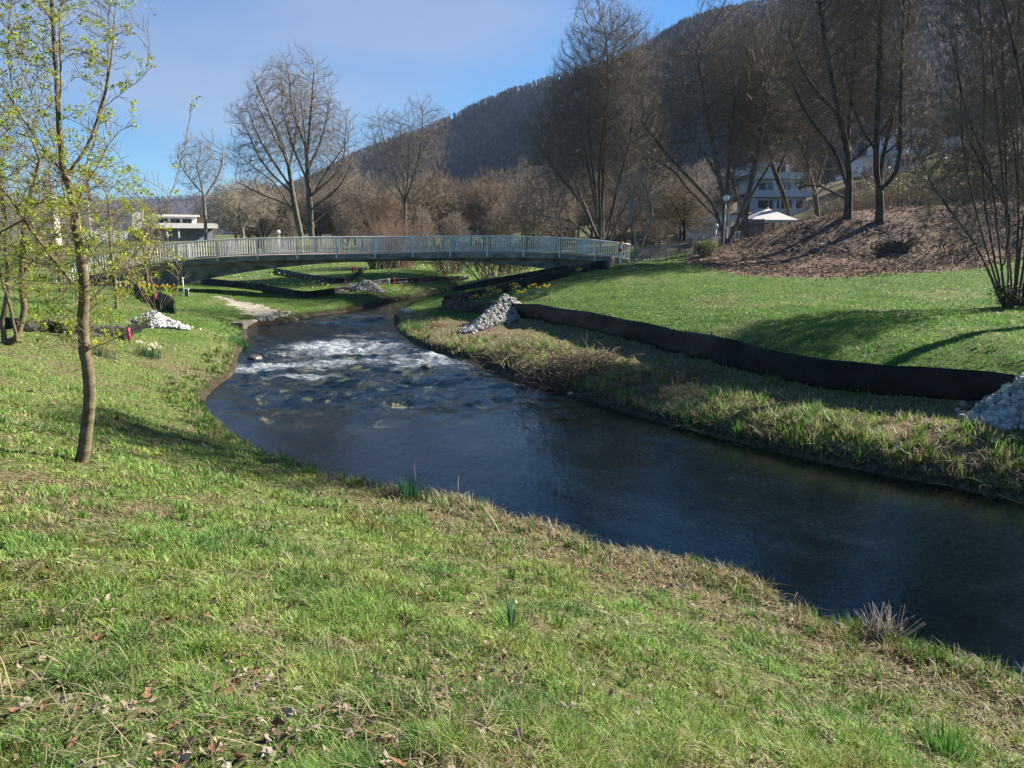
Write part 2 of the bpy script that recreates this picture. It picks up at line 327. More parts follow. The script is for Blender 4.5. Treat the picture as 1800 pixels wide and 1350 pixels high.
# zones, drawn on the ground
tarp_px = [(1880,706),(1800,705),(1700,706),(1600,697),(1500,690),(1400,672),(1300,652),(1200,622),(1150,609),(1060,587),(960,566),(900,556),(850,552),(800,548),(778,543)]
TARP = np.array([PZ(a, b, 0.72)[:2] for a, b in tarp_px])
BRUSH = np.vstack([TARP, [PZ(x, y, 0)[:2] for x, y in right_px[1:]], [[14, 8.0], [30, 8.0]]])
MOUND = np.array([PZ(1195,458,2.4)[:2],PZ(1260,470,2.3)[:2],PZ(1350,477,2.3)[:2],PZ(1450,480,2.3)[:2],PZ(1600,478,2.3)[:2],PZ(1700,474,2.3)[:2],PZ(1800,462,2.4)[:2],[60,38],[62,70],[30,66],[16,60],[12.3,51.5]])
TURN = None
def zonecol(x, y, d):
    """base colour of the soil and thatch, and the share of green grass (0..1)"""
    n1 = fbm(x, y, 0.55, 4, 41); n2 = fbm(x, y, 2.6, 3, 51); n3 = fbm(x, y, 0.16, 3, 61)
    green = np.stack([0.075+0.03*n2, 0.118+0.035*n2, 0.032+0*n2], -1)
    dry = np.stack([0.20+0.08*n2, 0.155+0.06*n2, 0.085+0.03*n2], -1)
    soil = np.stack([0.075+0.05*n2, 0.052+0.035*n2, 0.033+0.02*n2], -1)
    litter = np.stack([0.085+0.09*n2, 0.060+0.062*n2, 0.043+0.044*n2], -1)
    g = sstep(0.30, 0.62, 0.55*n1+0.45*n2+0.06)
    leftside = isleft(x, y)
    br = inpoly(x, y, BRUSH); mo = inpoly(x+(n1-0.5)*1.6, y+(n2-0.5)*1.6, MOUND)
    nearedge = 1-sstep(0.2, 1.7, d)
    ed2 = (1-sstep(0.5, 1.9+1.2*n1, d))*sstep(-4.5, -1.5, x); g = np.where(leftside & ~br, g*(1-0.85*ed2*sstep(0.28, 0.5, n2*0.5+0.5*n1))*(1-0.2*nearedge), g)
    gl = sstep(0.05, 0.35, 0.5*n1+0.5*n2)*0.96
    r_ = np.hypot(x, y)
    lawn = ~leftside & ~br | (leftside & (r_ > 26))
    g = np.where(lawn, gl, g)
    g = np.where(br, sstep(0.36, 0.6, n1*0.6+0.4*n2)*0.9, g)
    g = np.where(br, g*(1-0.62*sstep(13, 18, y)*sstep(0.30, 0.5, n2)), g)
    g = np.where(mo, 0.0, g)
    c = soil*0.5+dry*0.5
    gg = (g*0.75)[:, None]; c = c*0.75*(1-gg)+green*0.95*gg
    pl = sstep(0.52, 0.7, 0.6*n1+0.4*n3)[:, None]; c = np.where((lawn & ~mo)[:, None], green*np.array([0.75, 0.9, 0.7])*(0.9-0.3*pl)+dry*(0.06+0.35*pl), c)
    c = np.where(br[:, None], (soil*0.75+dry*0.35)*(1-0.5*g[:, None])+green*0.5*g[:, None], c)
    c = np.where(mo[:, None], litter*(0.75+0.9*n1[:, None]), c)
    far = sstep(60, 90, r_)[:, None]
    rs = (sstep(10, 22, x)*sstep(50, 62, y))[:, None]
    c = c*(1-far)+(0.6*green+0.4*soil)*far
    c = c*(1-rs)+(0.16*green+0.16*dry+0.6*soil)*rs
    bedc = np.stack([0.07+0.20*n2*n1, 0.075+0.17*n2*n1, 0.04+0.07*n2*n1], -1)*1.1
    weed = sstep(0.52, 0.66, fbm(x*0.7+y*0.7, y*0.35-x*0.35, 1.4, 4, 71))[:, None]
    bedc = bedc*(1-weed)+np.array([0.34, 0.27, 0.17])*weed
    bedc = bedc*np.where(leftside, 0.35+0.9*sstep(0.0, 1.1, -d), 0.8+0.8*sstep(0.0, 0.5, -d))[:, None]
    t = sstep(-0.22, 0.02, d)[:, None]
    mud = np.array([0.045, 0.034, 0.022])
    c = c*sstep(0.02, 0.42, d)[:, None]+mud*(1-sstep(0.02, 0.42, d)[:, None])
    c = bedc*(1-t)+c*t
    return c, g, br, mo, lawn, leftside
def axis(lo, hi, fine, a, b, g=1.09):
    v = list(np.arange(a, b, fine)); s = fine; x = v[-1]
    while x < hi: s *= g; x += s; v.append(x)
    s = fine; x = v[0]; w = []
    while x > lo: s *= g; x -= s; w.append(x)
    return np.array(w[::-1]+v)
def grid(xs, ys):
    X, Y = np.meshgrid(xs, ys); nx = len(xs); i = np.arange(len(ys)-1)[:, None]*nx; j = np.arange(nx-1)[None]
    return X.ravel(), Y.ravel(), np.stack([i+j, i+j+1, i+nx+j+1, i+nx+j], -1).reshape(-1, 4)
xs, ys = axis(-1750, 900, 0.16, -16, 20), axis(-110, 2300, 0.16, 1.0, 52)
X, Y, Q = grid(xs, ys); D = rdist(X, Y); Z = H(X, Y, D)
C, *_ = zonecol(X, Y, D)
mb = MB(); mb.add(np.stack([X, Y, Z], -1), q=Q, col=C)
tag(mb.obj('ground', M['terrain']), 'grassy river banks, lawns and leaf-covered mound', 'ground', kind='structure')

# ------------------------------------------------------------------ water
def watermat():
    m = bpy.data.materials.new('river_water'); m.use_nodes = True; t = m.node_tree; t.nodes.clear(); L = t.links.new
    o = N(t, 'ShaderNodeOutputMaterial'); tc = N(t, 'ShaderNodeTexCoord'); at = N(t, 'ShaderNodeAttribute', attribute_name='col')
    sepc = N(t, 'ShaderNodeSeparateColor'); L(at.outputs['Color'], sepc.inputs[0])
    mp = N(t, 'ShaderNodeMapping'); mp.inputs['Rotation'].default_value = (0, 0, R(38)); mp.inputs['Scale'].default_value = (1.0, 0.55, 1); L(tc.outputs['Object'], mp.inputs[0])
    n1 = N(t, 'ShaderNodeTexNoise', i_Scale=4.2, i_Detail=3.0, i_Roughness=0.5, i_Distortion=0.5); L(mp.outputs[0], n1.inputs['Vector'])
    n2 = N(t, 'ShaderNodeTexNoise', i_Scale=15.0, i_Detail=5.0, i_Roughness=0.55, i_Distortion=0.3); L(mp.outputs[0], n2.inputs['Vector'])
    b1 = N(t, 'ShaderNodeBump', i_Strength=0.5, i_Distance=0.035); b2 = N(t, 'ShaderNodeBump', i_Strength=0.5, i_Distance=0.012)
    L(n1.outputs[0], b1.inputs['Height']); L(n2.outputs[0], b2.inputs['Height']); L(b1.outputs[0], b2.inputs['Normal'])
    st = N(t, 'ShaderNodeMapRange', i_1=0.0, i_2=1.0, i_3=0.20, i_4=1.0); L(sepc.outputs[1], st.inputs[0]); L(st.outputs[0], b1.inputs['Strength'])
    st2 = N(t, 'ShaderNodeMapRange', i_1=0.0, i_2=1.0, i_3=0.36, i_4=1.0); L(sepc.outputs[1], st2.inputs[0]); L(st2.outputs[0], b2.inputs['Strength'])
    fr = N(t, 'ShaderNodeFresnel', i_IOR=1.40); L(b2.outputs[0], fr.inputs['Normal'])
    gl = N(t, 'ShaderNodeBsdfGlossy', i_Roughness=0.012); L(b2.outputs[0], gl.inputs['Normal'])
    tr = N(t, 'ShaderNodeBsdfTransparent'); tr.inputs[0].default_value = (0.74, 0.82, 0.74, 1)
    ms = N(t, 'ShaderNodeMixShader'); L(fr.outputs[0], ms.inputs[0]); L(tr.outputs[0], ms.inputs[1]); L(gl.outputs[0], ms.inputs[2])
    # foam: where the water breaks
    mf = N(t, 'ShaderNodeMapping'); mf.inputs['Rotation'].default_value = (0, 0, R(-8)); mf.inputs['Scale'].default_value = (0.7, 1.0, 1); L(tc.outputs['Object'], mf.inputs[0])
    n3 = N(t, 'ShaderNodeTexNoise', i_Scale=3.6, i_Detail=12.0, i_Roughness=0.85, i_Distortion=1.2); L(mf.outputs[0], n3.inputs['Vector'])
    ad = N(t, 'ShaderNodeMath', operation='ADD'); L(n3.outputs[0], ad.inputs[0]); L(sepc.outputs[0], ad.inputs[1])
    rg = N(t, 'ShaderNodeMapRange', i_1=0.85, i_2=1.16, i_3=0.0, i_4=0.95); L(ad.outputs[0], rg.inputs[0])
    n4 = N(t, 'ShaderNodeTexNoise', i_Scale=11.0, i_Detail=8.0, i_Roughness=0.7, i_Distortion=0.6); L(mf.outputs[0], n4.inputs['Vector'])
    r4 = N(t, 'ShaderNodeMapRange', i_1=0.40, i_2=0.60, i_3=0.12, i_4=1.0); L(n4.outputs[0], r4.inputs[0]); mu = N(t, 'ShaderNodeMath', operation='MULTIPLY'); L(rg.outputs[0], mu.inputs[0]); L(r4.outputs[0], mu.inputs[1])
    df = N(t, 'ShaderNodeBsdfDiffuse'); df.inputs[0].default_value = (0.56, 0.60, 0.62, 1)
    m2 = N(t, 'ShaderNodeMixShader'); L(mu.outputs[0], m2.inputs[0]); L(ms.outputs[0], m2.inputs[1]); L(df.outputs[0], m2.inputs[2])
    L(m2.outputs[0], o.inputs[0]); return m
xs, ys = axis(-22, 50, 0.085, -13, 1, 1.06), axis(-8, 105, 0.085, 19, 40, 1.05)
X, Y, Q = grid(xs, ys); D = rdist(X, Y)
def blobf(px, py, rx, ry, X, Y, rot=0):
    c = PZ(px, py, 0); u, v = X-c[0], Y-c[1]; k, m = math.cos(rot), math.sin(rot); a, b = u*k+v*m, -u*m+v*k
    return np.exp(-(a/rx)**2-(b/ry)**2)
foam = np.maximum.reduce([0.52*blobf(605,614,3.1,3.0,X,Y,0)**0.7, 0.53*blobf(705,630,3.2,2.0,X,Y,-0.5)**0.7, 0.52*blobf(495,644,3.2,1.5,X,Y,0.35)**0.7, 0.42*blobf(540,664,1.8,0.6,X,Y), 0.53*blobf(590,569,3.6,0.45,X,Y,-0.05), 0.47*blobf(700,563,1.8,0.3,X,Y,-0.05), 0.46*blobf(780,640,1.3,0.7,X,Y,-0.3), 0.36*blobf(640,590,3.2,1.6,X,Y)])
foam = foam+0.55*foam*(fbm(X*0.7, Y*1.5, 1.1, 4, 77)-0.5)*2
rough_ = np.clip(blobf(600,620,6.5,6.5,X,Y)+0.75*blobf(850,690,3.5,2.2,X,Y)+0.25*blobf(1100,760,5,4,X,Y)+0.8*blobf(650,565,7,3.5,X,Y)+0.5*blobf(560,700,4,3,X,Y), 0, 1)
Z = rough_**1.5*((fbm(X, Y, 1.1, 4, 81)-0.5)*0.34)+foam*0.50*(fbm(X, Y, 2.6, 4, 87)-0.40)+(fbm(X, Y, 0.8, 2, 83)-0.5)*0.015
Z = Z*np.clip(-D/0.5, 0.1, 1)
keep = (D < 0.55)[Q].any(1)
used = np.unique(Q[keep]); rem = np.zeros(len(X), int); rem[used] = np.arange(len(used))
mb = MB(); mb.add(np.stack([X, Y, Z], -1)[used], q=rem[Q[keep]], col=np.stack([np.clip(foam, 0, 0.60), rough_, 0*foam], -1)[used])
tag(mb.obj('water', watermat()), 'clear shallow river with a foaming riffle', 'river', kind='structure')

# ================================================================== BRIDGE
def bridge():
    bp = [PY(x, y, Y) for x, y, Y in [(60,520,40.4),(150,484,41.0),(300,459.5,41.8),(430,452,42.4),(560,446.5,43.0),(700,443.5,43.6),(850,443.5,44.2),(1000,448.5,44.8),(1105,456.5,45.3)]]
    bp = np.array(bp); A, B = bp[0, :2], bp[-1, :2]; u = (B-A)/np.linalg.norm(B-A); nrm = np.array([-u[1], u[0]]); Ltot = np.linalg.norm(B-A)
    s_ = (bp[:, :2]-A)@u; co = np.polyfit(s_, bp[:, 2], 4)
    def pt(s, off=0.0, dz=0.0): p = A+u*s+nrm*off; return np.array([p[0], p[1], np.polyval(co, s)+dz])
    root = thing('footbridge', pt(Ltot/2), 'grey concrete arched footbridge with light metal railings spanning the stream', 'bridge')
    inv = np.array(root.location)
    WD = 2.6; ss = np.linspace(0, Ltot, 90)
    def loft(sec, name, m, par, s0=0, s1=Ltot):
        mb = MB(); q = ss[(ss >= s0) & (ss <= s1)]; V = [];
        for s in q: V += [pt(s, o, z)-inv for o, z in sec(s)]
        k = len(sec(q[0])); F_ = []
        for i in range(len(q)-1):
            for j in range(k): F_.append((i*k+j, i*k+(j+1) % k, (i+1)*k+(j+1) % k, (i+1)*k+j))
        mb.add(V, q=F_)
        for base in (0, (len(q)-1)*k): mb.add(V[base:base+k], t=[(0, i, i+1) for i in range(1, k-1)])
        return mb.obj(name, m, par, smooth=False)
    dk = loft(lambda s: [(0, -0.0), (WD, 0.0), (WD, -0.30), (0, -0.30)], 'deck', M['concrete'], root)
    mid = s_[5]
    def depth(s): e = abs(s-mid)/(Ltot*0.5); return 0.42+0.15*e+1.9*max(0, e-0.15)**1.6
    loft(lambda s: [(0.35, -0.30), (WD-0.35, -0.30), (WD-0.45, -depth(s)-0.02), (0.45, -depth(s)-0.02)], 'girder', M['concrete'], root)
    ab = MB(); p = pt(1.2, WD/2, -1.9)-inv; ab.box(p, (3.0, 3.0, 2.4), math.atan2(u[1], u[0])); ab.obj('abutment', M['concrete'], root, False)
    ab = MB(); p = pt(Ltot-0.6, WD/2, -1.75)-inv; ab.box(p, (1.9, 3.0, 2.6), math.atan2(u[1], u[0])); ab.obj('abutment', M['concrete'], root, False)
    RH = 0.92; az = math.atan2(u[1], u[0])
    for off, lab in ((0.06, 'railing on the near side of the deck'), (WD-0.06, 'railing on the far side of the deck')):
        s0 = 1.0; rl = MB(); sr = np.linspace(s0, Ltot+0.1, 80)
        rl.tube([pt(s, off, RH)-inv for s in sr], 0.036, 6); rail = rl.obj('railing', M['galv'], root); rail['label'] = lab
        b = MB(); b.tube([pt(s, off, 0.09)-inv for s in sr], 0.018, 4); b.obj('bottom_rail', M['galv'], rail)
        npost = int((Ltot-s0)/2.08)+1; sp_ = np.linspace(Ltot+0.05, s0, npost)
        for i, s in enumerate(sp_):
            p = MB(); c = pt(s, off-0.035 if off < 1 else off+0.035, RH/2-0.12)-inv; p.box(c, (0.075, 0.055, RH+0.20), az); p.obj('post', M['galv'], rail, False)
            if i < npost-1:
                g = MB(); nb = 14
                for k in range(1, nb+1):
                    q = s+(sp_[i+1]-s)*k/(nb+1); g.box(pt(q, off, (RH+0.09)/2)-inv, (0.042, 0.028, RH-0.10), az)
                g.obj('baluster_bay', M['galv'], rail, False)
    return pt, Ltot
bpt, BL = bridge()

# ================================================================== BLACK FILM FENCES
def tarp(label, pts, name='film_fence', stakes=True, lean=0.04, hcap=None):
    """pts: (px, y of the top edge, y of the foot) in the photograph"""
    P = []
    for x, yt, yb in pts:
        b = hit(x, yb); t = PY(x, yt, b[1])[2]; P.append((b[0], b[1], b[2], max(0.18, (t-b[2])*0.88)))
    P = crom(P, 8) if len(P) > 2 else np.array([np.array(P[0])*(1-k/12)+np.array(P[1])*k/12 for k in range(13)])
    d = np.r_[0, np.cumsum(np.linalg.norm(np.diff(P[:, :2], axis=0), axis=1))]; L = d[-1]; n = max(8, int(L/0.12)); s = np.linspace(0, L, n)
    Q = np.stack([np.interp(s, d, P[:, i]) for i in range(4)], 1); c = Q[n//2, :3].copy()
    T = np.gradient(Q[:, :2], axis=0); T /= np.linalg.norm(T, axis=1)[:, None]+1e-9; Nn = np.stack([-T[:, 1], T[:, 0]], 1)
    if (Nn.mean(0)*c[:2]).sum() < 0: Nn = -Nn
    root = thing(name, c, label, 'fence', 'black film fences along the banks')
    rows = 9; V = []; sd = int(abs(c[0]*13+c[1]*7)) % 97
    gz = H(Q[:, 0], Q[:, 1]); kw = np.ones(15)/15; tz = np.convolve(np.pad(gz+Q[:, 3], 7, mode='edge'), kw, mode='valid')
    for r in range(rows):
        f = r/(rows-1); x_ = s*1.0
        w = (fbm(x_, x_*0+f*1.1, 1.4, 3, 91+sd)-0.5)*0.13*math.sin(math.pi*min(f*0.8+0.15, 1))+(np.abs((x_/1.9) % 1-0.5)*2-0.5)*0.03*math.sin(math.pi*f)
        w = w+(0.05 if r == 0 else 0)+lean*f
        z = gz-0.06+(tz-gz+0.06)*f+(f*0.012)*(np.abs(((x_+0.4)/1.9) % 1-0.5)*2-0.6)
        V.append(np.stack([Q[:, 0]+Nn[:, 0]*w, Q[:, 1]+Nn[:, 1]*w, z], 1)-c)
    V = np.stack(V, 0).reshape(-1, 3); i = np.arange(rows-1)[:, None]*n; j = np.arange(n-1)[None]
    m = MB(); m.add(V, q=np.stack([i+j, i+j+1, i+n+j+1, i+n+j], -1).reshape(-1, 4)); o = m.obj('film', M['film'], root)
    so_ = o.modifiers.new('thickness', 'SOLIDIFY'); so_.thickness = 0.006
    if stakes:
        k = max(2, int(L/1.9))
        for q in np.linspace(0.1, L-0.1, k+1):
            i = min(n-1, int(q/L*(n-1))); m = MB(); hh = Q[i, 3]
            m.box((Q[i, 0]+Nn[i, 0]*0.075-c[0], Q[i, 1]+Nn[i, 1]*0.075-c[1], gz[i]+hh*0.45-c[2]), (0.035, 0.035, hh*0.9+0.2), math.atan2(T[i, 1], T[i, 0])); m.obj('stake', M['stake'], root, False)
    return Q
TQ = [tarp('long black film fence edging the right lawn from gravel pile to gravel pile', [(1860,676,716),(1800,654,706),(1750,648,704),(1700,643,706),(1650,640,701),(1600,637,697),(1550,634,695),(1500,629,689),(1450,625,684),(1400,618,673),(1350,609,666),(1300,597,650),(1260,583,640),(1200,577,624),(1150,564,609),(1100,558,597),(1060,549,586),(1000,540,574),(960,533,566),(920,531,561),(870,529,556),(830,528,550),(800,527,546),(776,526,542)]),
 tarp('black film fence climbing from the daffodils to the right end of the bridge', [(778,517,538),(830,508,529),(880,498,516),(930,486,504),(970,476,494),(1011,466,483),(1045,457,474),(1075,450,467),(1100,445,460)]),
 tarp('second black film fence in shade below the right end of the girder', [(795,504,513),(860,490,503),(930,476,489),(1000,463,476)]),
 tarp('black film fence with a bend crossing the left meadow below the bridge', [(352,486,500),(434,495,507),(500,505,518),(538,511,524),(580,506,518),(618,499,511)]),
 tarp('black film fence farthest back in the daffodil meadow behind the bridge', [(480,469,478),(520,477,487),(560,484,494),(600,489,498),(618,484,493),(640,468,478)], stakes=False),
 tarp('low black film fence behind the grey gravel heap on the far bank', [(645,494,503),(700,488,499),(760,485,494),(825,482,491)]),
 tarp('black film fence on the left bank running from the twin trunks to the pink stake', [(-40,546,572),(30,554,580),(80,561,584),(130,566,588),(180,569,592),(220,573,598)]),
 tarp('short black film fence turned away behind the white gravel pile', [(222,573,598),(245,565,586),(262,553,576)], stakes=False),
 tarp('black film fence on the left bank beside the daffodil bed near the bridge', [(200,497,508),(240,503,516),(275,510,532),(300,519,545),(306,526,552)])]

# ================================================================== GRAVEL PILES
def pile(label, crest, foot, size, n, name='gravel_pile', hgt=None, colr=(0.42, 0.41, 0.39)):
    """crest/foot: lists of ground points (x,y) with crest height above ground"""
    pts = np.array(crest)[:, :2]; hts = np.array(crest)[:, 2]; wid = foot
    c = np.array([pts[:, 0].mean(), pts[:, 1].mean(), 0.0]); c[2] = h1(c[0], c[1])
    root = thing(name, c, label, 'gravel pile', 'limestone gravel piles')
    # base body
    xs = np.arange(pts[:, 0].min()-wid, pts[:, 0].max()+wid, size*0.8); ys = np.arange(pts[:, 1].min()-wid, pts[:, 1].max()+wid, size*0.8)
    def ph(x, y):
        best = np.full(x.shape, -9.0)
        for i in range(len(pts)-1):
            a, b = pts[i], pts[i+1]; ab = b-a; t = np.clip(((x-a[0])*ab[0]+(y-a[1])*ab[1])/(ab@ab+1e-9), 0, 1)
            dd = np.hypot(x-a[0]-t*ab[0], y-a[1]-t*ab[1]); hh = hts[i]*(1-t)+hts[i+1]*t
            w = wid*(0.45+0.55*hh/hts.max()); dd = dd*(0.82+0.45*fbm(x, y, 1.7, 3, 301)); hh = hh*(0.9+0.25*fbm(x, y, 3.0, 2, 303)-0.05); best = np.maximum(best, hh*(1-(dd/w))**1.0*np.where(dd < w, 1, 0)-np.where(dd < w, 0, 9))
        return best
    X, Y, Q = grid(xs, ys); P = ph(X, Y); Z = H(X, Y)+np.maximum(P, -0.3)*(0.96)-0.02-size*0.3
    k = (P > -1)[Q].any(1); u = np.unique(Q[k]); rem = np.zeros(len(X), int); rem[u] = np.arange(len(u))
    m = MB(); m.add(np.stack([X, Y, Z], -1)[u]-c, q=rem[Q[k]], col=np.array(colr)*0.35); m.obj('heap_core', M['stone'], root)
    # icosphere-like stones
    t = (1+5**.5)/2; ico = np.array([(-1,t,0),(1,t,0),(-1,-t,0),(1,-t,0),(0,-1,t),(0,1,t),(0,-1,-t),(0,1,-t),(t,0,-1),(t,0,1),(-t,0,-1),(-t,0,1)], float)/1.9
    fc = np.array([(0,11,5),(0,5,1),(0,1,7),(0,7,10),(0,10,11),(1,5,9),(5,11,4),(11,10,2),(10,7,6),(7,1,8),(3,9,4),(3,4,2),(3,2,6),(3,6,8),(3,8,9),(4,9,5),(2,4,11),(6,2,10),(8,6,7),(9,8,1)])
    x = rng.uniform(xs[0], xs[-1], n*3); y = rng.uniform(ys[0], ys[-1], n*3); p = ph(x, y)
    fringe = rng.random(len(p)) < np.where(p > 0.03, 1, 0.0); x, y, p = x[fringe][:n], y[fringe][:n], p[fringe][:n]; n = len(x)
    # loose stones at the foot
    k = max(6, n//14); i = rng.integers(0, n, k); ex = x[i]+rng.normal(0, wid*0.35, k); ey = y[i]+rng.normal(0, wid*0.35, k); ok = ph(ex, ey) < 0
    x, y, p = np.r_[x, ex[ok]], np.r_[y, ey[ok]], np.r_[p, np.zeros(ok.sum())]; n = len(x)
    z = H(x, y)+np.maximum(p, 0)+size*0.12
    sc = size*0.5*rng.lognormal(-0.05, 0.33, n)[:, None, None]*rng.uniform(0.6, 1.15, (n, 1, 3)); V = ico[None]*(1+rng.normal(0, 0.12, (n, 12, 1)))*sc
    a = rng.uniform(0, 6.28, n); b = rng.uniform(-0.7, 0.7, n); ca, sa, cb, sb = np.cos(a), np.sin(a), np.cos(b), np.sin(b)
    x1 = V[:, :, 0]*ca[:, None]-V[:, :, 1]*sa[:, None]; y1 = V[:, :, 0]*sa[:, None]+V[:, :, 1]*ca[:, None]; z1 = V[:, :, 2]
    y2 = y1*cb[:, None]-z1*sb[:, None]; z2 = y1*sb[:, None]+z1*cb[:, None]
    V = np.stack([x1, y2, z2], -1)+np.stack([x, y, z], -1)[:, None]-c
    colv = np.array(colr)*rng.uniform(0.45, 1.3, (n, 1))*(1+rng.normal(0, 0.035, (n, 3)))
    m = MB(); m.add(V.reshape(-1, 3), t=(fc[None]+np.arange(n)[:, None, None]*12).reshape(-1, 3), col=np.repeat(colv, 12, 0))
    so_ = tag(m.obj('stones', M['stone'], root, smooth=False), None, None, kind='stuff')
    return c
a, b = hit(1800, 745), hit(1775, 700)
pile('large pile of grey white limestone pebbles at the right edge of the bank', [(*hit(1760,738)[:2], 0.22), (*hit(1805,726)[:2], 0.6), (*hit(1860,722)[:2], 0.95), (*hit(1930,722)[:2], 1.0)], 1.2, 0.125, 3200, colr=(0.40, 0.37, 0.32))
pile('grey gravel pile spilling down against the black film at the daffodils', [(*hit(826,583)[:2], 0.10), (*hit(855,572)[:2], 0.45), (*hit(888,556)[:2], 0.95)], 1.15, 0.09, 2600, colr=(0.38, 0.36, 0.32))
pile('bright white gravel pile on the left bank beside the black film', [(*hit(318,578)[:2], 0.12), (*hit(290,572)[:2], 0.32), (*hit(274,571)[:2], 0.52)], 0.75, 0.075, 2000, colr=(0.60, 0.575, 0.52))
pile('small grey gravel heap on the far bank beyond the bridge', [(*hit(640,509)[:2], 0.55), (*hit(650,509)[:2], 0.50)], 0.95, 0.10, 500, colr=(0.42, 0.41, 0.39))

# ================================================================== STAKES, POSTS
def stake(px, pyt, pyb, label, m, w=0.05, name='marker_stake', cat='stake', group='coloured marker stakes', lean=0.0, top=None):
    b = hit(px, pyb); h = max(0.2, PY(px, pyt, b[1])[2]-b[2]); t = MB()
    t.tube([(0, 0, -0.1), (lean*0.5, 0, h*0.5), (lean, 0, h)], w/2, 8)
    if top is None:
        o = t.obj(name, m); o.location = b; return tag(o, label, cat, group)
    r = thing(name, b, label, cat, group); t.obj('shaft', m, r)
    k = MB(); k.tube([(lean*top, 0, h*top), (lean, 0, h+0.004)], w/2*1.12, 8); k.obj('painted_top', M['pink'], r); return r
stake(228, 577, 600, 'pink topped marker stake at the corner of the left bank film', M['stake'], 0.07, top=0.15)
stake(271, 515, 535, 'pink topped stake leaning against the film near the daffodil bed', M['stake'], 0.07, top=0.25, lean=0.12)
for x, lab in ((620, 'left one of two red stakes in the meadow seen under the bridge'), (625, 'right one of two red stakes in the meadow seen under the bridge'), (693, 'red stake by the far film right of the gravel heap'), (780, 'left one of two red stakes at the end of the far film'), (784, 'right one of two red stakes at the end of the far film')):
    y = 480 if x < 640 else (500 if x < 700 else 491); stake(x, y-13, y, lab, M['redp'], 0.10)
stake(684, 489, 502, 'pale grey stake left of the red stake on the far film', M['whitep'], 0.06)
stake(323, 487, 515, 'thin light metal pole beside the left foot of the bridge', M['galv'], 0.06, 'metal_pole', 'pole', None)
def whitestone():
    b = hit(329, 521); r = thing('boundary_stone', b, 'short pale stone post in the grass below the left girder', 'stone post')
    m = MB(); m.box((0, 0, 0.14), (0.17, 0.17, 0.40), 0.2); m.obj('shaft', M['concrete'], r, False); m = MB(); m.box((0, 0, 0.37), (0.20, 0.20, 0.07), 0.2); m.obj('cap', M['canvas'], r, False)
whitestone()
def redwhite():
    p = bpt(BL-0.55, -0.16); z0 = h1(p[0], p[1]); r = thing('marker_post', (p[0], p[1], z0), 'red and white striped post at the right end of the bridge railing', 'marker post')
    top = p[2]+1.05-z0
    m = MB(); m.box((0, 0, top/2-0.05), (0.10, 0.10, top+0.1)); m.obj('shaft', M['whitep'], r, False)
    for a, b in ((0.0, 0.17), (0.44, 0.66)):
        m = MB(); m.box((0, 0, top-(a+b)/2+0.003), (0.112, 0.112, b-a)); m.obj('red_band', M['redp'], r, False)
redwhite()
# revetment of big stones and concrete at the left foot of the bridge
def revet():
    P = [PZ(x, y, 0.0) for x, y in [(425,579),(455,571),(478,569),(503,563),(515,557),(545,549)]]
    r = thing('stone_revetment', P[2], 'pale concrete slab and boulders holding the left bank at the water', 'retaining wall'); c = np.array(P[2])
    for i in range(len(P)-1):
        a, b = P[i]-c, P[i+1]-c; L = np.linalg.norm(b-a); az = math.atan2(b[1]-a[1], b[0]-a[0]); nn = np.array([-math.sin(az), math.cos(az), 0])
        for k in range(3 if i != 2 else 2):
            m = MB(); w = L/(3 if i != 2 else 2); p = a+(b-a)*((k+0.5)/(3 if i != 2 else 2))
            hh = 0.42+random.uniform(-0.06, 0.06)
            m.box(p+nn*(0.55+random.uniform(-.05, .05))+np.array([0, 0, hh/2-0.12]), (w*0.96, 1.1, hh), az+random.uniform(-.06, .06)); o = m.obj('block', M['revet'], r, False)
            bv = o.modifiers.new('round', 'BEVEL'); bv.width = 0.05; bv.segments = 2
M['revet'] = mat('pale_tan_stone', (0.24, 0.20, 0.15), (0.42, 0.36, 0.28), sc=2.5, rough=0.95, bump=0.9, bsc=7, bdist=0.05)
revet()
def path():
    P = [hit(x, y)[:2] for x, y in [(380,522),(420,534),(455,546),(485,556)]]; P = crom(P, 5); T = np.gradient(P, axis=0); T /= np.linalg.norm(T, axis=1)[:, None]
    Nn = np.stack([-T[:, 1], T[:, 0]], 1); w = np.linspace(0.35, 1.6, len(P)); V = []
    for k in np.linspace(-1, 1, 7): q = P+Nn*(w*k)[:, None]; V.append(np.stack([q[:, 0], q[:, 1], H(q[:, 0], q[:, 1])+0.03-0.04*abs(k)], 1))
    n = len(P); V = np.vstack(V); i = np.arange(6)[:, None]*n; j = np.arange(n-1)[None]
    m = MB(); m.add(V, q=np.stack([i+j, i+j+1, i+n+j+1, i+n+j], -1).reshape(-1, 4)); tag(m.obj('path', M['revet']), 'pale trodden gravel path beneath the bridge', 'path', kind='structure')
path()

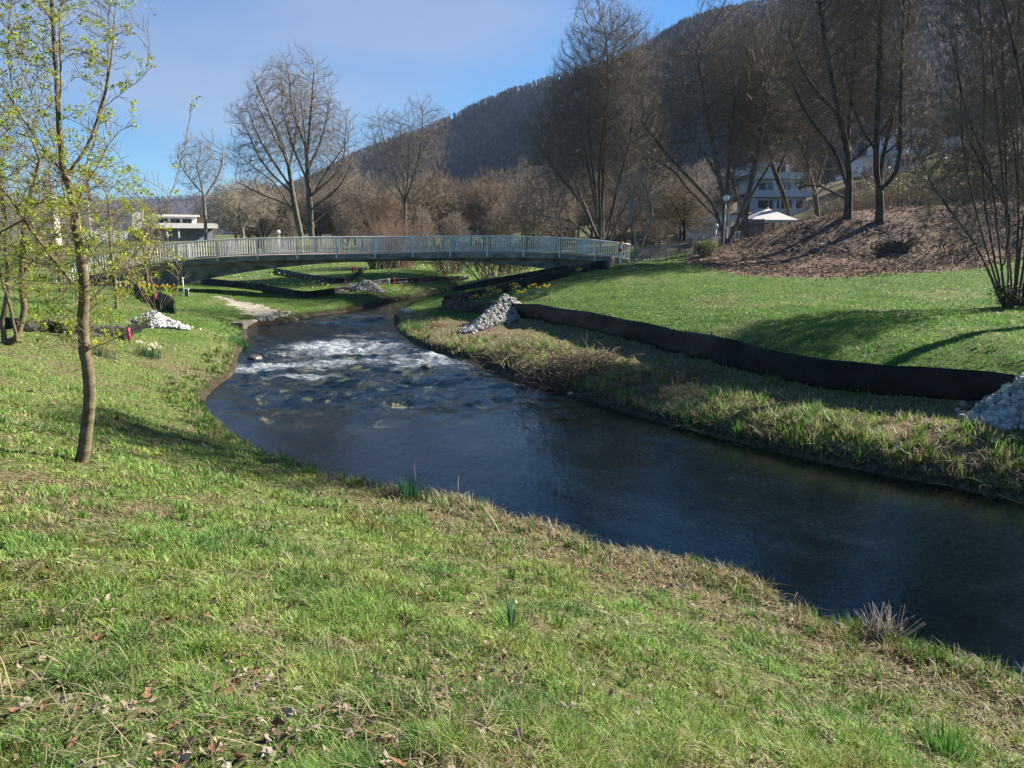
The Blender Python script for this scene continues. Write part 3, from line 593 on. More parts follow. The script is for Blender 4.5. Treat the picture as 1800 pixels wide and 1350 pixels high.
# ================================================================== GRASS AND LITTER
def polar(n, r0, r1, p, half, rg):
    u = rg.random(n); r = (r0**(1-p)+u*(r1**(1-p)-r0**(1-p)))**(1/(1-p)); a = rg.uniform(-half, half, n); return r*np.sin(a), r*np.cos(a), r
def blades(x, y, z, h, w, lean, az, col, five):
    """tapered bent blades; az: direction the blade leans to"""
    n = len(x); lx, ly = np.cos(az)*lean*h, np.sin(az)*lean*h
    wa = az+math.pi/2+rng.normal(0, 0.5, n); wx, wy = np.cos(wa)*w*0.5, np.sin(wa)*w*0.5
    b = np.stack([x, y, z], -1); s = np.stack([wx, wy, 0*wx], -1)
    mid = b+np.stack([lx*0.35, ly*0.35, h*0.6], -1); tip = b+np.stack([lx, ly, h*np.sqrt(np.clip(1-(lean*0.6)**2, 0.15, 1))], -1)
    m = MB()
    if five:
        V = np.stack([b-s, b+s, mid-s*0.8, mid+s*0.8, tip], 1); i = np.arange(n)[:, None]*5
        m.add(V.reshape(-1, 3), q=i+np.array([[0, 1, 3, 2]]), t=i+np.array([[2, 3, 4]]), col=np.repeat(col, 5, 0))
    else:
        V = np.stack([b-s, b+s, tip], 1); i = np.arange(n)[:, None]*3
        m.add(V.reshape(-1, 3), t=i+np.array([[0, 1, 2]]), col=np.repeat(col, 3, 0))
    return m
def clear_of(x, y):
    ok = np.ones(len(x), bool)
    for px, py, rx, ry in ((1865,725,2.0,1.3),(868,567,1.3,1.0),(290,574,1.1,0.8)):
        c = PZ(px, py, 0.8); ok &= ((x-c[0])/rx)**2+((y-c[1])/ry)**2 > 1
    q = PZ(450, 545, 0.5); ok &= ((x-q[0])*0.8+(y-q[1])*-0.6)**2/2.4**2+((x-q[0])*0.6+(y-q[1])*0.8)**2/0.9**2 > 1
    return ok
def lawn_grass():
    n = 900000
    x, y, r = polar(n, 1.3, 75, 1.25, R(40), rng)
    d = rdist(x, y); k = (d > 0.03) & clear_of(x, y); x, y, r, d = x[k], y[k], r[k], d[k]
    c, g, br, mo, lawn, ls = zonecol(x, y, d); z = H(x, y, d)
    clump = fbm(x, y, 3.6, 3, 101); big = fbm(x, y, 0.8, 3, 103); fine = fbm(x, y, 9.0, 2, 104)
    nearb = ls & ~br & (r < 30)
    pr = np.where(nearb, 0.34+0.7*sstep(0.36, 0.58, 0.5*clump+0.5*fine), 0.85)*(0.40+0.6*g)
    pr = np.where(br, 0.32+0.5*g, pr); pr = np.where(mo, 0.012, pr)
    k = rng.random(len(x)) < pr; x, y, z, r, d, g, br, mo, lawn, ls, clump, big, nearb, fine = [q[k] for q in (x, y, z, r, d, g, br, mo, lawn, ls, clump, big, nearb, fine)]
    n = len(x); edge = 1-sstep(0.1, 0.9, d)
    h = 0.028+0.050*sstep(0.4, 0.75, clump)+0.03*sstep(0.5, 0.8, big)
    h = np.where(nearb, h*0.92+0.075*edge*(clump > 0.5), h)
    h = np.where(lawn & ~nearb, 0.045+0.02*clump, h)
    h = np.where(br, 0.05+0.22*sstep(0.45, 0.75, clump)*sstep(3.2, 0.6, d)+0.05*clump, h)
    h = h*rng.uniform(0.55, 1.35, n); w = np.clip(0.0013*r, 0.0028, 0.030)*rng.uniform(0.7, 1.3, n)
    h = np.maximum(h, w*1.5)
    lean = np.clip(rng.normal(0.75, 0.35, n), 0.1, 1.5); az = rng.uniform(0, 6.28, n)+0
    rv = rng.random(n)
    green = np.array([0.180, 0.325, 0.070]); yel = np.array([0.33, 0.400, 0.095]); dark = np.array([0.070, 0.155, 0.033]); straw = np.array([0.36, 0.29, 0.16]); moss = np.array([0.20, 0.17, 0.045])
    t = np.clip(fbm(x, y, 1.7, 3, 111)*1.6-0.4+rng.normal(0, 0.2, n), 0, 1)[:, None]
    col = green*(1-t)+yel*t
    t = (sstep(0.45, 0.75, fbm(x, y, 2.4, 2, 117))*rng.random(n))[:, None]; col = col*(1-t)+dark*t
    low = 1-sstep(0.38, 0.54, 0.5*clump+0.5*fine); h = h*np.where(nearb, 1-0.35*low, 1); dp = np.where(nearb, 0.07+0.26*low+0.55*(1-sstep(0.22, 0.55, g)), np.where(br, 0.55-0.35*g, 0.05))+0.25*edge*nearb
    isd = (rv < dp)[:, None]; col = np.where(isd, straw*rng.uniform(0.55, 1.15, (n, 1)), col)
    ism = (nearb & (rng.random(n) < 0.55*sstep(0.60, 0.72, fbm(x, y, 1.9, 3, 119))))[:, None]; col = np.where(ism, moss*rng.uniform(0.7, 1.2, (n, 1)), col)
    col = np.where((lawn & ~nearb & ~isd[:, 0])[:, None], col*np.array([0.50, 0.72, 0.40]), col)
    col = col*rng.uniform(0.72, 1.25, (n, 1))*np.where(lawn & ~nearb, 0.82+0.36*fbm(x, y, 0.22, 3, 123), 1.0)[:, None]
    lean = np.where(isd[:, 0], lean*1.5, lean)
    near = r < 12
    a = blades(x[near], y[near], z[near]-0.004, h[near], w[near], lean[near], az[near], col[near], True); tag(a.obj('grass', M['grass']), 'tufted spring grass on the near bank', 'grass', kind='stuff')
    f = ~near; a = blades(x[f], y[f], z[f]-0.004, h[f], w[f], lean[f]*0.7, az[f], col[f], False); tag(a.obj('grass', M['grass']), 'short grass of the lawns and far banks', 'grass', kind='stuff')
lawn_grass()
def tufts():
    """taller tufts of fresh grass, mostly at the water's edge and in patches"""
    x, y, r = polar(26000, 1.6, 40, 1.15, R(38), rng); d = rdist(x, y); ls = isleft(x, y); br = inpoly(x, y, BRUSH)
    f = fbm(x, y, 1.3, 3, 131)
    p = np.where(br & (d < 2.3), 0.12+0.88*sstep(0.40, 0.58, f), 0)*sstep(2.3, 1.0, d)+np.where(ls & (d < 0.9) & (r < 36), 0.42*sstep(0.42, 0.6, f)+0.75*sstep(10, 13, y), 0)+np.where(ls & (d > 0.7) & (r < 9), 0.11*sstep(0.45, 0.7, fbm(x, y, 2.2, 2, 133)), 0)
    p = np.where(br & (d >= 2.3), 0.07*sstep(0.5, 0.7, f), p)
    k = (d > 0.0) & (rng.random(len(x)) < p) & clear_of(x, y); x, y, r, d, br, ls = [q[k] for q in (x, y, r, d, br, ls)]
    nb = np.where(r < 9, 26, 16); i = np.repeat(np.arange(len(x)), nb); n = len(i)
    s = rng.uniform(0.6, 1.25, len(x))*np.where(br, 1.35, 1.0)*np.where(ls & (d > 0.7), 0.62, 1.0)
    a = rng.uniform(0, 6.28, n); q = rng.random(n)**0.5*0.055*s[i]
    bx, by = x[i]+np.cos(a)*q, y[i]+np.sin(a)*q; bz = H(bx, by)
    h = 0.155*s[i]*rng.uniform(0.5, 1.2, n); w = np.clip(0.0012*r[i], 0.0035, 0.02)*rng.uniform(0.7, 1.3, n); lean = np.clip(rng.normal(0.55, 0.3, n), 0.05, 1.3)
    base = np.array([0.080, 0.185, 0.030])*rng.uniform(0.65, 1.3, (len(x), 1))+np.array([0.06, 0.035, 0.0])*rng.random((len(x), 1))
    dry = (rng.random(len(x)) < np.where(br, 0.35, 0.15)); base[dry] = np.array([0.34, 0.27, 0.15])*rng.uniform(0.5, 1.1, (dry.sum(), 1))
    col = base[i]*rng.uniform(0.75, 1.25, (n, 1)); m = blades(bx, by, bz-0.01, h, w, lean, a+rng.normal(0, 0.4, n), col, True)
    tag(m.obj('grass', M['grass']), 'taller fresh tufts and sedge along the water edge', 'grass', kind='stuff')
tufts()
def leaves(name, x, y, z, s, col, label, curl=0.5):
    n = len(x); a = rng.uniform(0, 6.28, n); ca, sa = np.cos(a), np.sin(a)
    # eight-point lobed leaf in two folded halves
    base = np.array([(-1, 0, 0), (-0.45, 0.42, 0.25), (0.05, 0.62, 0.4), (0.45, 0.34, 0.2), (1.05, 0, 0.15), (0.45, -0.36, 0.25), (0.0, -0.6, 0.45), (-0.5, -0.4, 0.2), (0, 0, 0.0)])
    V = base[None]*s[:, None, None]*rng.uniform(0.7, 1.2, (n, 1, 3)); V[:, :, 2] *= curl*rng.uniform(-0.6, 2.0, (n, 1)); V += rng.normal(0, 0.17, V.shape)*s[:, None, None]
    tx, ty = rng.normal(0, 0.45, n)[:, None], rng.normal(0, 0.45, n)[:, None]; V[:, :, 2] += V[:, :, 0]*tx+V[:, :, 1]*ty
    X = V[:, :, 0]*ca[:, None]-V[:, :, 1]*sa[:, None]+x[:, None]; Y = V[:, :, 0]*sa[:, None]+V[:, :, 1]*ca[:, None]+y[:, None]; Z = V[:, :, 2]+z[:, None]+s[:, None]*0.35
    f = np.array([(8, i, (i+1) % 8) for i in range(8)]); m = MB()
    m.add(np.stack([X, Y, Z], -1).reshape(-1, 3), t=(f[None]+np.arange(n)[:, None, None]*9).reshape(-1, 3), col=np.repeat(col, 9, 0))
    return tag(m.obj(name, M['dry'], smooth=False), label, 'leaf litter', kind='stuff')
def litter():
    pal = np.array([(0.30, 0.22, 0.15), (0.22, 0.11, 0.06), (0.34, 0.28, 0.21), (0.14, 0.09, 0.06), (0.26, 0.16, 0.10), (0.31, 0.26, 0.20)])
    x, y, r = polar(40000, 1.5, 26, 1.35, R(39), rng); d = rdist(x, y); ls = isleft(x, y); br = inpoly(x, y, BRUSH)
    f = fbm(x, y, 1.5, 3, 141); rt = sstep(-0.2, 2.5, x)*sstep(2.2, 0.3, d)
    p = np.where(ls, 0.11+0.15*sstep(0.50, 0.64, f)+1.2*rt*sstep(0.42, 0.58, f), 0)+np.where(br, 0.14*sstep(0.5, 0.62, f), 0)
    k = (d > 0.04) & (rng.random(len(x)) < p*0.85); x, y, r = x[k], y[k], r[k]; n = len(x)
    s = 0.019*rng.uniform(0.5, 1.4, n)*np.clip(r/6, 1, 2.2); col = pal[rng.integers(0, 6, n)]*rng.uniform(0.7, 1.15, (n, 1))
    leaves('fallen_leaves', x, y, H(x, y)+0.012, s, col, 'dead curled leaves scattered in the near grass')
    # the mound under the trees
    n = 90000; x = rng.uniform(9, 48, n); y = rng.uniform(28, 60, n); k = inpoly(x+rng.normal(0, 1, n)*rng.random(n)**2*1.6, y+rng.normal(0, 1, n)*rng.random(n)**2*1.6, MOUND) & (rng.random(n) < 0.35+0.9*sstep(0.35, 0.6, fbm(x, y, 0.9, 3, 171))); x, y = x[k], y[k]; n = len(x)
    pal2 = np.array([(0.17, 0.105, 0.068), (0.13, 0.078, 0.05), (0.25, 0.17, 0.12), (0.085, 0.058, 0.042), (0.32, 0.26, 0.21), (0.19, 0.105, 0.062)])
    leaves('fallen_leaves', x, y, H(x, y)+0.01, rng.uniform(0.03, 0.10, n)*rng.uniform(0.6, 1.1, n), pal2[rng.integers(0, 6, n)]*rng.uniform(0.5, 1.25, (n, 1)), 'brown beech leaf litter covering the mound under the trees', curl=0.8)
    # dead stalks lying in the grass and thatch
    x, y, r = polar(42000, 1.4, 30, 1.4, R(39), rng); d = rdist(x, y); ls = isleft(x, y); br = inpoly(x, y, BRUSH); f = fbm(x, y, 1.2, 3, 151)
    p = np.where(ls, 0.06+0.30*sstep(0.50, 0.68, f)+0.75*sstep(1.3, 0.1, d)*sstep(0.36, 0.55, f), 0)+np.where(br, 0.20+0.7*sstep(0.48, 0.62, f)*sstep(3.5, 0.8, d), 0)
    k = (d > 0.02) & (rng.random(len(x)) < p) & clear_of(x, y); x, y, r, d, br = x[k], y[k], r[k], d[k], br[k]; n = len(x)
    L = rng.uniform(0.05, 0.20, n)*np.where(br, 1.7, 1.0); a = rng.uniform(0, 6.28, n); el = np.abs(rng.normal(0.12, 0.25, n)); w = np.clip(0.001*r, 0.0018, 0.012)
    p0 = np.stack([x, y, H(x, y, d)+0.012+0.02*rng.random(n)], -1); dv = np.stack([np.cos(a)*np.cos(el), np.sin(a)*np.cos(el), np.sin(el)], -1); sd = np.stack([-np.sin(a), np.cos(a), 0*a], -1)*w[:, None]*0.5
    mid = p0+dv*L[:, None]*0.5+np.stack([0*a, 0*a, L*0.10], -1)+sd*rng.normal(0, 4, (n, 1)); tip = p0+dv*L[:, None]
    V = np.stack([p0-sd, p0+sd, mid-sd, mid+sd, tip], 1); i = np.arange(n)[:, None]*5; m = MB(); col = np.array([0.36, 0.29, 0.18])*rng.uniform(0.35, 1.2, (n, 1))+rng.normal(0, 0.01, (n, 3))
    m.add(V.reshape(-1, 3), q=i+np.array([[0, 1, 3, 2]]), t=i+np.array([[2, 3, 4]]), col=np.repeat(np.clip(col, 0.02, 1), 5, 0))
    tag(m.obj('dry_stalks', M['dry']), 'pale dead grass stalks lying on the banks', 'dead grass', kind='stuff')
litter()
def daisies():
    n = 1500; P = []
    x = rng.uniform(-22, 26, n*4); y = rng.uniform(14, 75, n*4); d = rdist(x, y)
    meadow = (y > 44) & (x < 2) & (x > -25); lawn = (~inpoly(x, y, BRUSH)) & (~inpoly(x, y, MOUND)) & (x > 4) & (y < 45)
    k = (d > 0.6) & ((meadow & (fbm(x, y, 0.35, 2, 161) > 0.48)) | (lawn & (rng.random(n*4) < 0.45)))
    x, y = x[k][:n], y[k][:n]; n = len(x); far = y > 44; z = H(x, y)+np.where(far, 0.16, 0.05); s = np.where(far, 0.055, 0.016)*rng.uniform(0.7, 1.2, n)
    base = np.array([(1, 0, 0), (0.3, 0.95, 0.1), (-0.8, 0.6, 0), (-0.8, -0.6, 0.1), (0.3, -0.95, 0), (0, 0, 0.9)]); V = base[None]*s[:, None, None]+np.stack([x, y, z], -1)[:, None]
    f = np.array([(0, 1, 5), (1, 2, 5), (2, 3, 5), (3, 4, 5), (4, 0, 5), (0, 2, 1), (0, 3, 2), (0, 4, 3)])
    col = np.where((rng.random(n) < 0.5)[:, None] & far[:, None], np.array([0.75, 0.62, 0.06]), np.array([0.72, 0.72, 0.66]))
    m = MB(); m.add(V.reshape(-1, 3), t=(f[None]+np.arange(n)[:, None, None]*6).reshape(-1, 3), col=np.repeat(col, 6, 0)); tag(m.obj('wild_flowers', M['grass'], smooth=False), 'white and yellow flowers dotted over meadow and lawn', 'wild flowers', kind='stuff')
daisies()
# ------------------------------------------------------------------ daffodils
def petalhead(m, p, s, fc, cup, az):
    t = np.array([math.cos(az), math.sin(az), 0.15]); t /= np.linalg.norm(t); a = np.cross(t, [0, 0, 1]); a /= np.linalg.norm(a); b = np.cross(a, t)
    V = [p]; F_ = []
    for k in range(6):
        th = k*math.pi/3; th2 = th-0.42; th3 = th+0.42
        for q, rr in ((th2, 0.62), (th, 1.0), (th3, 0.62)): V.append(p+s*rr*(math.cos(q)*a+math.sin(q)*b)-t*s*0.08)
        F_ += [(0, 1+3*k, 2+3*k), (0, 2+3*k, 3+3*k)]
    m.add(V, t=F_, col=fc)
    ring = [p+t*s*0.1+s*0.28*(math.cos(q)*a+math.sin(q)*b) for q in np.arange(6)*math.pi/3]+[p+t*s*0.6+s*0.38*(math.cos(q)*a+math.sin(q)*b) for q in np.arange(6)*math.pi/3]
    m.add(ring, q=[(k, (k+1) % 6, 6+(k+1) % 6, 6+k) for k in range(6)], col=cup)
def daffs(px, py, nfl, rad, label, white=False, hh=0.34, elong=1.0, nleaf=None, fs=0.045):
    c = hit(px, py); r = thing('daffodil_clump', c, label, 'daffodils', 'daffodil clumps'); n = nleaf or nfl*6
    a = rng.uniform(0, 6.28, n); q = rng.random(n)**0.6*rad; x = c[0]+np.cos(a)*q*elong; y = c[1]+np.sin(a)*q; col = np.array([0.055, 0.125, 0.065])*rng.uniform(0.7, 1.4, (n, 1))
    b = blades(x-c[0], y-c[1], H(x, y)-c[2]-0.01, hh*rng.uniform(0.55, 0.95, n), np.full(n, 0.016), np.clip(rng.normal(0.3, 0.2, n), 0, 1), a, col, True); b.obj('leaves', M['grass'], r)
    yc = np.array([0.80, 0.62, 0.03]); wc = np.array([0.80, 0.79, 0.70])
    for k in range(nfl):
        a = random.uniform(0, 6.28); q = random.random()**0.6*rad; x = math.cos(a)*q*elong; y = math.sin(a)*q; z = h1(c[0]+x, c[1]+y)-c[2]; h = hh*random.uniform(0.85, 1.15)
        tip = np.array([x+random.uniform(-.04, .04), y+random.uniform(-.04, .04), z+h]); fl = MB(); fl.tube([(x, y, z), (x, y, z+h*0.5), tip], 0.005, 4, col=(0.07, 0.15, 0.05))
        petalhead(fl, tip, fs*random.uniform(0.85, 1.15), wc if white else yc, yc if white else np.array([0.8, 0.48, 0.02]), random.uniform(-2.6, -0.2))
        fl.obj('flower', M['grass'], r, False)
daffs(838, 531, 26, 0.55, 'long low row of yellow daffodils behind the dark film tip', elong=1.9, hh=0.30)
daffs(864, 525, 9, 0.28, 'sparse tall daffodils above the left part of the row', hh=0.5)
daffs(876, 524, 6, 0.22, 'few small daffodils between the row and the larger clumps')
daffs(908, 522, 14, 0.32, 'tall group of yellow daffodils against the climbing black film', hh=0.55)
daffs(914, 526, 9, 0.25, 'low daffodil bunch in front of the tall group')
daffs(934, 517, 11, 0.26, 'narrow daffodil bunch in the middle of the lawn corner', hh=0.42)
daffs(955, 519, 16, 0.36, 'fullest yellow daffodil bunch, rightmost of the lawn corner group', hh=0.45)
daffs(1017, 488, 7, 0.22, 'single yellow daffodil bunch up by the black film near the bridge', hh=0.42)
daffs(485, 556, 7, 0.28, 'yellow daffodils above the stony left bank', hh=0.34)
daffs(264, 627, 17, 0.32, 'clump of white daffodils with blue green leaves on the left bank', white=True, hh=0.34, fs=0.05)
daffs(197, 630, 4, 0.18, 'few yellow daffodils right of the young tree trunk', hh=0.30)
daffs(172, 624, 5, 0.16, 'yellow daffodils close behind the young tree trunk', hh=0.30)
daffs(245, 514, 34, 1.0, 'dense bed of yellow daffodils beside the left end of the bridge', elong=1.8, hh=0.38, fs=0.06)
daffs(282, 516, 22, 0.8, 'yellow daffodils nearest the metal pole below the bridge', elong=1.4, hh=0.38, fs=0.06)
daffs(222, 509, 24, 0.8, 'white daffodils at the left end of the flower bed', white=True, elong=1.6, hh=0.38, fs=0.06)
# ------------------------------------------------------------------ iris clump, single leaves, tall dry stalks
def bladeclump(px, py, n, rad, h, w, col, label, name='iris_clump', cat='plant', lean=0.2, elong=1.0):
    c = hitn(px, py) if py > 840 else hit(px, py); a = rng.uniform(0, 6.28, n); q = rng.random(n)**0.6*rad; x, y = np.cos(a)*q*elong, np.sin(a)*q
    b = blades(x, y, H(c[0]+x, c[1]+y)-c[2]-0.01, h*rng.uniform(0.55, 1.05, n), np.full(n, w), np.clip(rng.normal(lean, lean*0.6, n), 0, 1.2), a, np.array(col)*rng.uniform(0.65, 1.3, (n, 1)), True)
    o = b.obj(name, M['grass']); o.location = c; tag(o, label, cat); return o
bladeclump(724, 878, 70, 0.15, 0.36, 0.017, (0.035, 0.10, 0.035), 'dark green clump of sword leaves on the near bank edge', elong=1.4)
bladeclump(897, 1108, 5, 0.015, 0.30, 0.017, (0.06, 0.14, 0.08), 'pair of blue green daffodil leaves standing in the near grass', 'daffodil_shoot', lean=0.12)
bladeclump(1320, 1062, 80, 0.11, 0.13, 0.005, (0.06, 0.16, 0.03), 'bright tuft of grass on the near bank edge in the middle', 'grass_tuft')
bladeclump(1665, 1325, 200, 0.13, 0.20, 0.005, (0.07, 0.19, 0.035), 'bright green grass tuft at the bottom right among dead leaves', 'grass_tuft', lean=0.35)
bladeclump(425, 607, 160, 0.42, 0.42, 0.014, (0.05, 0.15, 0.04), 'round green sedge tuft standing at the left water edge', 'sedge_tuft', lean=0.3)
bladeclump(730, 578, 160, 0.65, 0.32, 0.016, (0.06, 0.17, 0.04), 'fresh green reeds on the tip of the right bank', 'sedge_tuft', lean=0.35)
def stalk(px, py, tx, ty, label, w=0.004, name='dry_stalk', m='dry'):
    b = hitn(px, py); t = PY(tx, ty, b[1]+0.05); mid = (b+t)/2+np.array([0.01, 0, 0.01]); q = MB(); q.tube([b-b, mid-b, t-b], [w, w*0.8, w*0.3], 5, col=(0.50, 0.44, 0.33)); o = q.obj(name, M[m]); o.location = b; tag(o, label, 'dry stalk', 'dry stalks on the near bank edge')
for i, (a, b, c, d, l) in enumerate([(880,940,849,890,'thickest pale dry stalk leaning left over the bank edge'),(801,890,806,836,'thin upright dry stalk left of the thick leaning one'),(730,872,728,815,'thin dry stalk rising from the iris clump'),(772,895,762,872,'short pale stalk just right of the iris clump'),(836,905,834,888,'tiny upright stalk beside the thick leaning stalk'),
    (1000,965,1012,936,'short stalk leaning right on the brown bank hump'),(963,930,964,908,'straight short stalk above the brown bank hump'),(1048,980,1050,946,'stalk standing right of the brown bank hump'),(1070,990,1078,968,'forked looking stalk at the notch of the bank'),(1385,1070,1402,1040,'thin bent stalk over dark water in the lower right'),(1670,1190,1678,1130,'tall thin stalk right of the twig clump'),(1778,1222,1800,1170,'thin stalk at the right frame edge by the water'),(1700,1190,1740,1185,'low stalk lying out over the water at lower right')]): stalk(a, b, c, d, l, 0.009 if i == 0 else 0.0048)
def sticks(name, px, py, n, L, rad, el, colr, label, cat, w=0.006, arc=0.25, elong=1.0, grp=None, mt='dry'):
    c = hitn(px, py) if py > 840 else hit(px, py); m = MB()
    for k in range(n):
        a = random.uniform(0, 6.28); q = random.random()**0.6*rad; o = np.array([math.cos(a)*q*elong, math.sin(a)*q, 0.0]); o[2] = h1(c[0]+o[0], c[1]+o[1])-c[2]
        b = random.uniform(0, 6.28); e = random.gauss(el, 0.3); l = L*random.uniform(0.4, 1.2); d = np.array([math.cos(b)*math.cos(e), math.sin(b)*math.cos(e), abs(math.sin(e))])
        s = np.array([-d[1], d[0], 0])*random.gauss(0, arc); pts = [o+d*l*t+s*l*t*(1-t)*2+np.array([0, 0, -arc*l*t*t*0.8]) for t in np.linspace(0, 1, 6)]
        gz = [h1(c[0]+p[0], c[1]+p[1])-c[2]-0.0 for p in pts]; pts = [np.array([p[0], p[1], max(p[2], g+0.01)]) for p, g in zip(pts, gz)]
        m.tube(pts, np.linspace(w, w*0.3, 6)*random.uniform(0.5, 1.3), 4, col=np.array(colr)*random.uniform(0.45, 1.35))
    o = m.obj(name, M[mt]); o.location = c; return tag(o, label, cat, grp, 'stuff' if name == 'leaf_drift' else None)
sticks('twig_clump', 1550, 1128, 80, 0.34, 0.13, 1.15, (0.42, 0.36, 0.30), 'spiky clump of grey dead twigs on the near bank edge', 'twigs', w=0.0065, arc=0.06)
sticks('brush_pile', 1000, 650, 420, 1.2, 0.9, 0.7, (0.17, 0.125, 0.085), 'rounded heap of dead brown brush overhanging the water on the right bank', 'brush pile', w=0.011, arc=0.5, elong=1.6)
sticks('brush_pile', 885, 628, 240, 0.9, 0.8, 0.6, (0.22, 0.17, 0.11), 'tangle of dead stems on the right bank below the gravel', 'brush pile', w=0.009, arc=0.5, elong=1.8)
sticks('brush_pile', 1150, 660, 200, 0.8, 0.8, 0.5, (0.24, 0.15, 0.09), 'patch of reddish dead stems above the middle of the right bank', 'brush pile', w=0.008, arc=0.4, elong=1.8)
sticks('brush_pile', 1765, 795, 260, 0.7, 0.9, 0.5, (0.20, 0.16, 0.12), 'dead brambles on the dark bank below the large pebble pile', 'brush pile', w=0.005, arc=0.6, elong=1.3)
sticks('brush_pile', 765, 574, 60, 0.45, 0.35, 0.45, (0.34, 0.17, 0.10), 'small orange brown heap of dead leaves and stems on the right bank tip', 'brush pile', w=0.012, arc=0.4, elong=1.4)
for i, (a, b, l) in enumerate([(1380, 455, 'scatter of dead twigs on the left foot of the mound'), (1500, 440, 'scatter of dead twigs left of the root stump'), (1650, 455, 'scatter of pale dead twigs right of the root stump'), (1560, 470, 'scatter of dead twigs along the front edge of the mound')]): sticks('twig_litter', a, b, 60, 1.3, 2.2, 0.12, (0.26, 0.20, 0.15), l, 'twigs', w=0.018, arc=0.2, elong=1.8)
sticks('dead_branch', 1545, 1245, 1, 0.5, 0.01, 0.1, (0.5, 0.42, 0.3), 'long thin dry stick lying in the grass at lower right', 'stick', w=0.004, arc=0.1)
def log_():
    a, b = PZ(905, 660, 0.07), PZ(993, 668, 0.07); m = MB(); n = 9
    pts = [(a*(1-t)+b*t)-a+np.array([0, 0, 0.03*math.sin(t*5)]) for t in np.linspace(0, 1, n)]; m.tube(pts, [0.04, 0.055, 0.06, 0.065, 0.065, 0.07, 0.07, 0.07, 0.072], 9); o = m.obj('driftwood_log', M['barkpale']); o.location = a
    tag(o, 'pale waterlogged log lying at the foot of the brush heap', 'log')
    a = hit(1590, 800); q = MB(); pts = [PY(x, y, a[1]-0.1)-a for x, y in [(1570,782),(1595,797),(1630,803),(1655,800),(1672,792)]]; q.tube(pts, [0.012, 0.014, 0.013, 0.01, 0.006], 5, col=(0.45, 0.38, 0.28)); o = q.obj('dead_branch', M['dry']); o.location = a; tag(o, 'bleached curved branch hanging over the shaded right bank', 'stick')
log_()
sticks('brush_pile', 1300, 735, 160, 0.6, 0.9, 0.5, (0.26, 0.20, 0.13), 'pale dead stems among the reeds in the middle of the right bank', 'brush pile', w=0.006, arc=0.5, elong=2.2)
sticks('brush_pile', 1080, 700, 160, 0.6, 0.7, 0.5, (0.24, 0.18, 0.12), 'dead stems hanging to the water right of the driftwood log', 'brush pile', w=0.007, arc=0.6, elong=2.0)
def stone1(px, py, s, label):
    c = hit(px, py); bm = __import__('bmesh').new(); __import__('bmesh').ops.create_icosphere(bm, subdivisions=2, radius=s)
    for v in bm.verts: v.co *= 1+random.uniform(-.12, .12); v.co.z *= 0.6
    me = bpy.data.meshes.new('stone'); bm.to_mesh(me); bm.free(); me.materials.append(M['revet']); o = bpy.data.objects.new('stone', me); COL.objects.link(o); o.location = c+np.array([0, 0, s*0.2]); tag(o, label, 'stone')
stone1(1003, 694, 0.09, 'small pale stone at the waterline below the log'); stone1(712, 553, 0.42, 'flat pale boulder at the tip of the right bank')

M['wetrock'] = mat('wet_rock', (0.03, 0.028, 0.022), (0.085, 0.08, 0.06), sc=6, rough=0.35, bump=0.5, spec=0.5)
def rock(px, py, s, label):
    import bmesh
    c = PZ(px, py, 0.0); bm = bmesh.new(); bmesh.ops.create_icosphere(bm, subdivisions=3, radius=s); ph = [random.uniform(0, 6) for _ in range(4)]
    for v in bm.verts:
        k = 1+0.16*math.sin(v.co.x/s*3+ph[0])+0.13*math.sin(v.co.y/s*4+ph[1])+0.07*math.sin((v.co.x+v.co.z)/s*9+ph[2]); v.co *= k; v.co.z *= 0.5; v.co.x *= 1.4
    for f in bm.faces: f.smooth = True
    me = bpy.data.meshes.new('rock'); bm.to_mesh(me); bm.free(); me.materials.append(M['wetrock']); o = bpy.data.objects.new('river_rock', me); COL.objects.link(o); o.location = c+np.array([0, 0, s*0.02]); o.rotation_euler = (0, 0, random.uniform(-.5, .5)); tag(o, label, 'rock', 'dark rocks breaking the riffle')
for a in ((446, 630, 0.20, 'flat mossy rock left of the rapids near the sedge tuft'), (752, 645, 0.13, 'small dark rock at the right tail of the rapids')): rock(*a)
sticks('leaf_drift', 1500, 1190, 150, 0.16, 0.35, 0.5, (0.22, 0.15, 0.10), 'dark drift of dead leaves and stems just behind the grey twig clump', 'leaf litter', w=0.004, arc=0.5, elong=1.6)
sticks('leaf_drift', 1690, 1240, 160, 0.16, 0.4, 0.5, (0.24, 0.16, 0.11), 'brown drift of dead leaves and stems near the lower right bank edge', 'leaf litter', w=0.004, arc=0.5, elong=1.6)
sticks('leaf_drift', 1060, 1000, 220, 0.18, 0.4, 0.5, (0.34, 0.20, 0.12), 'brown hump of matted dead grass on the bank edge in the middle', 'dead grass', w=0.005, arc=0.6, elong=2.2)

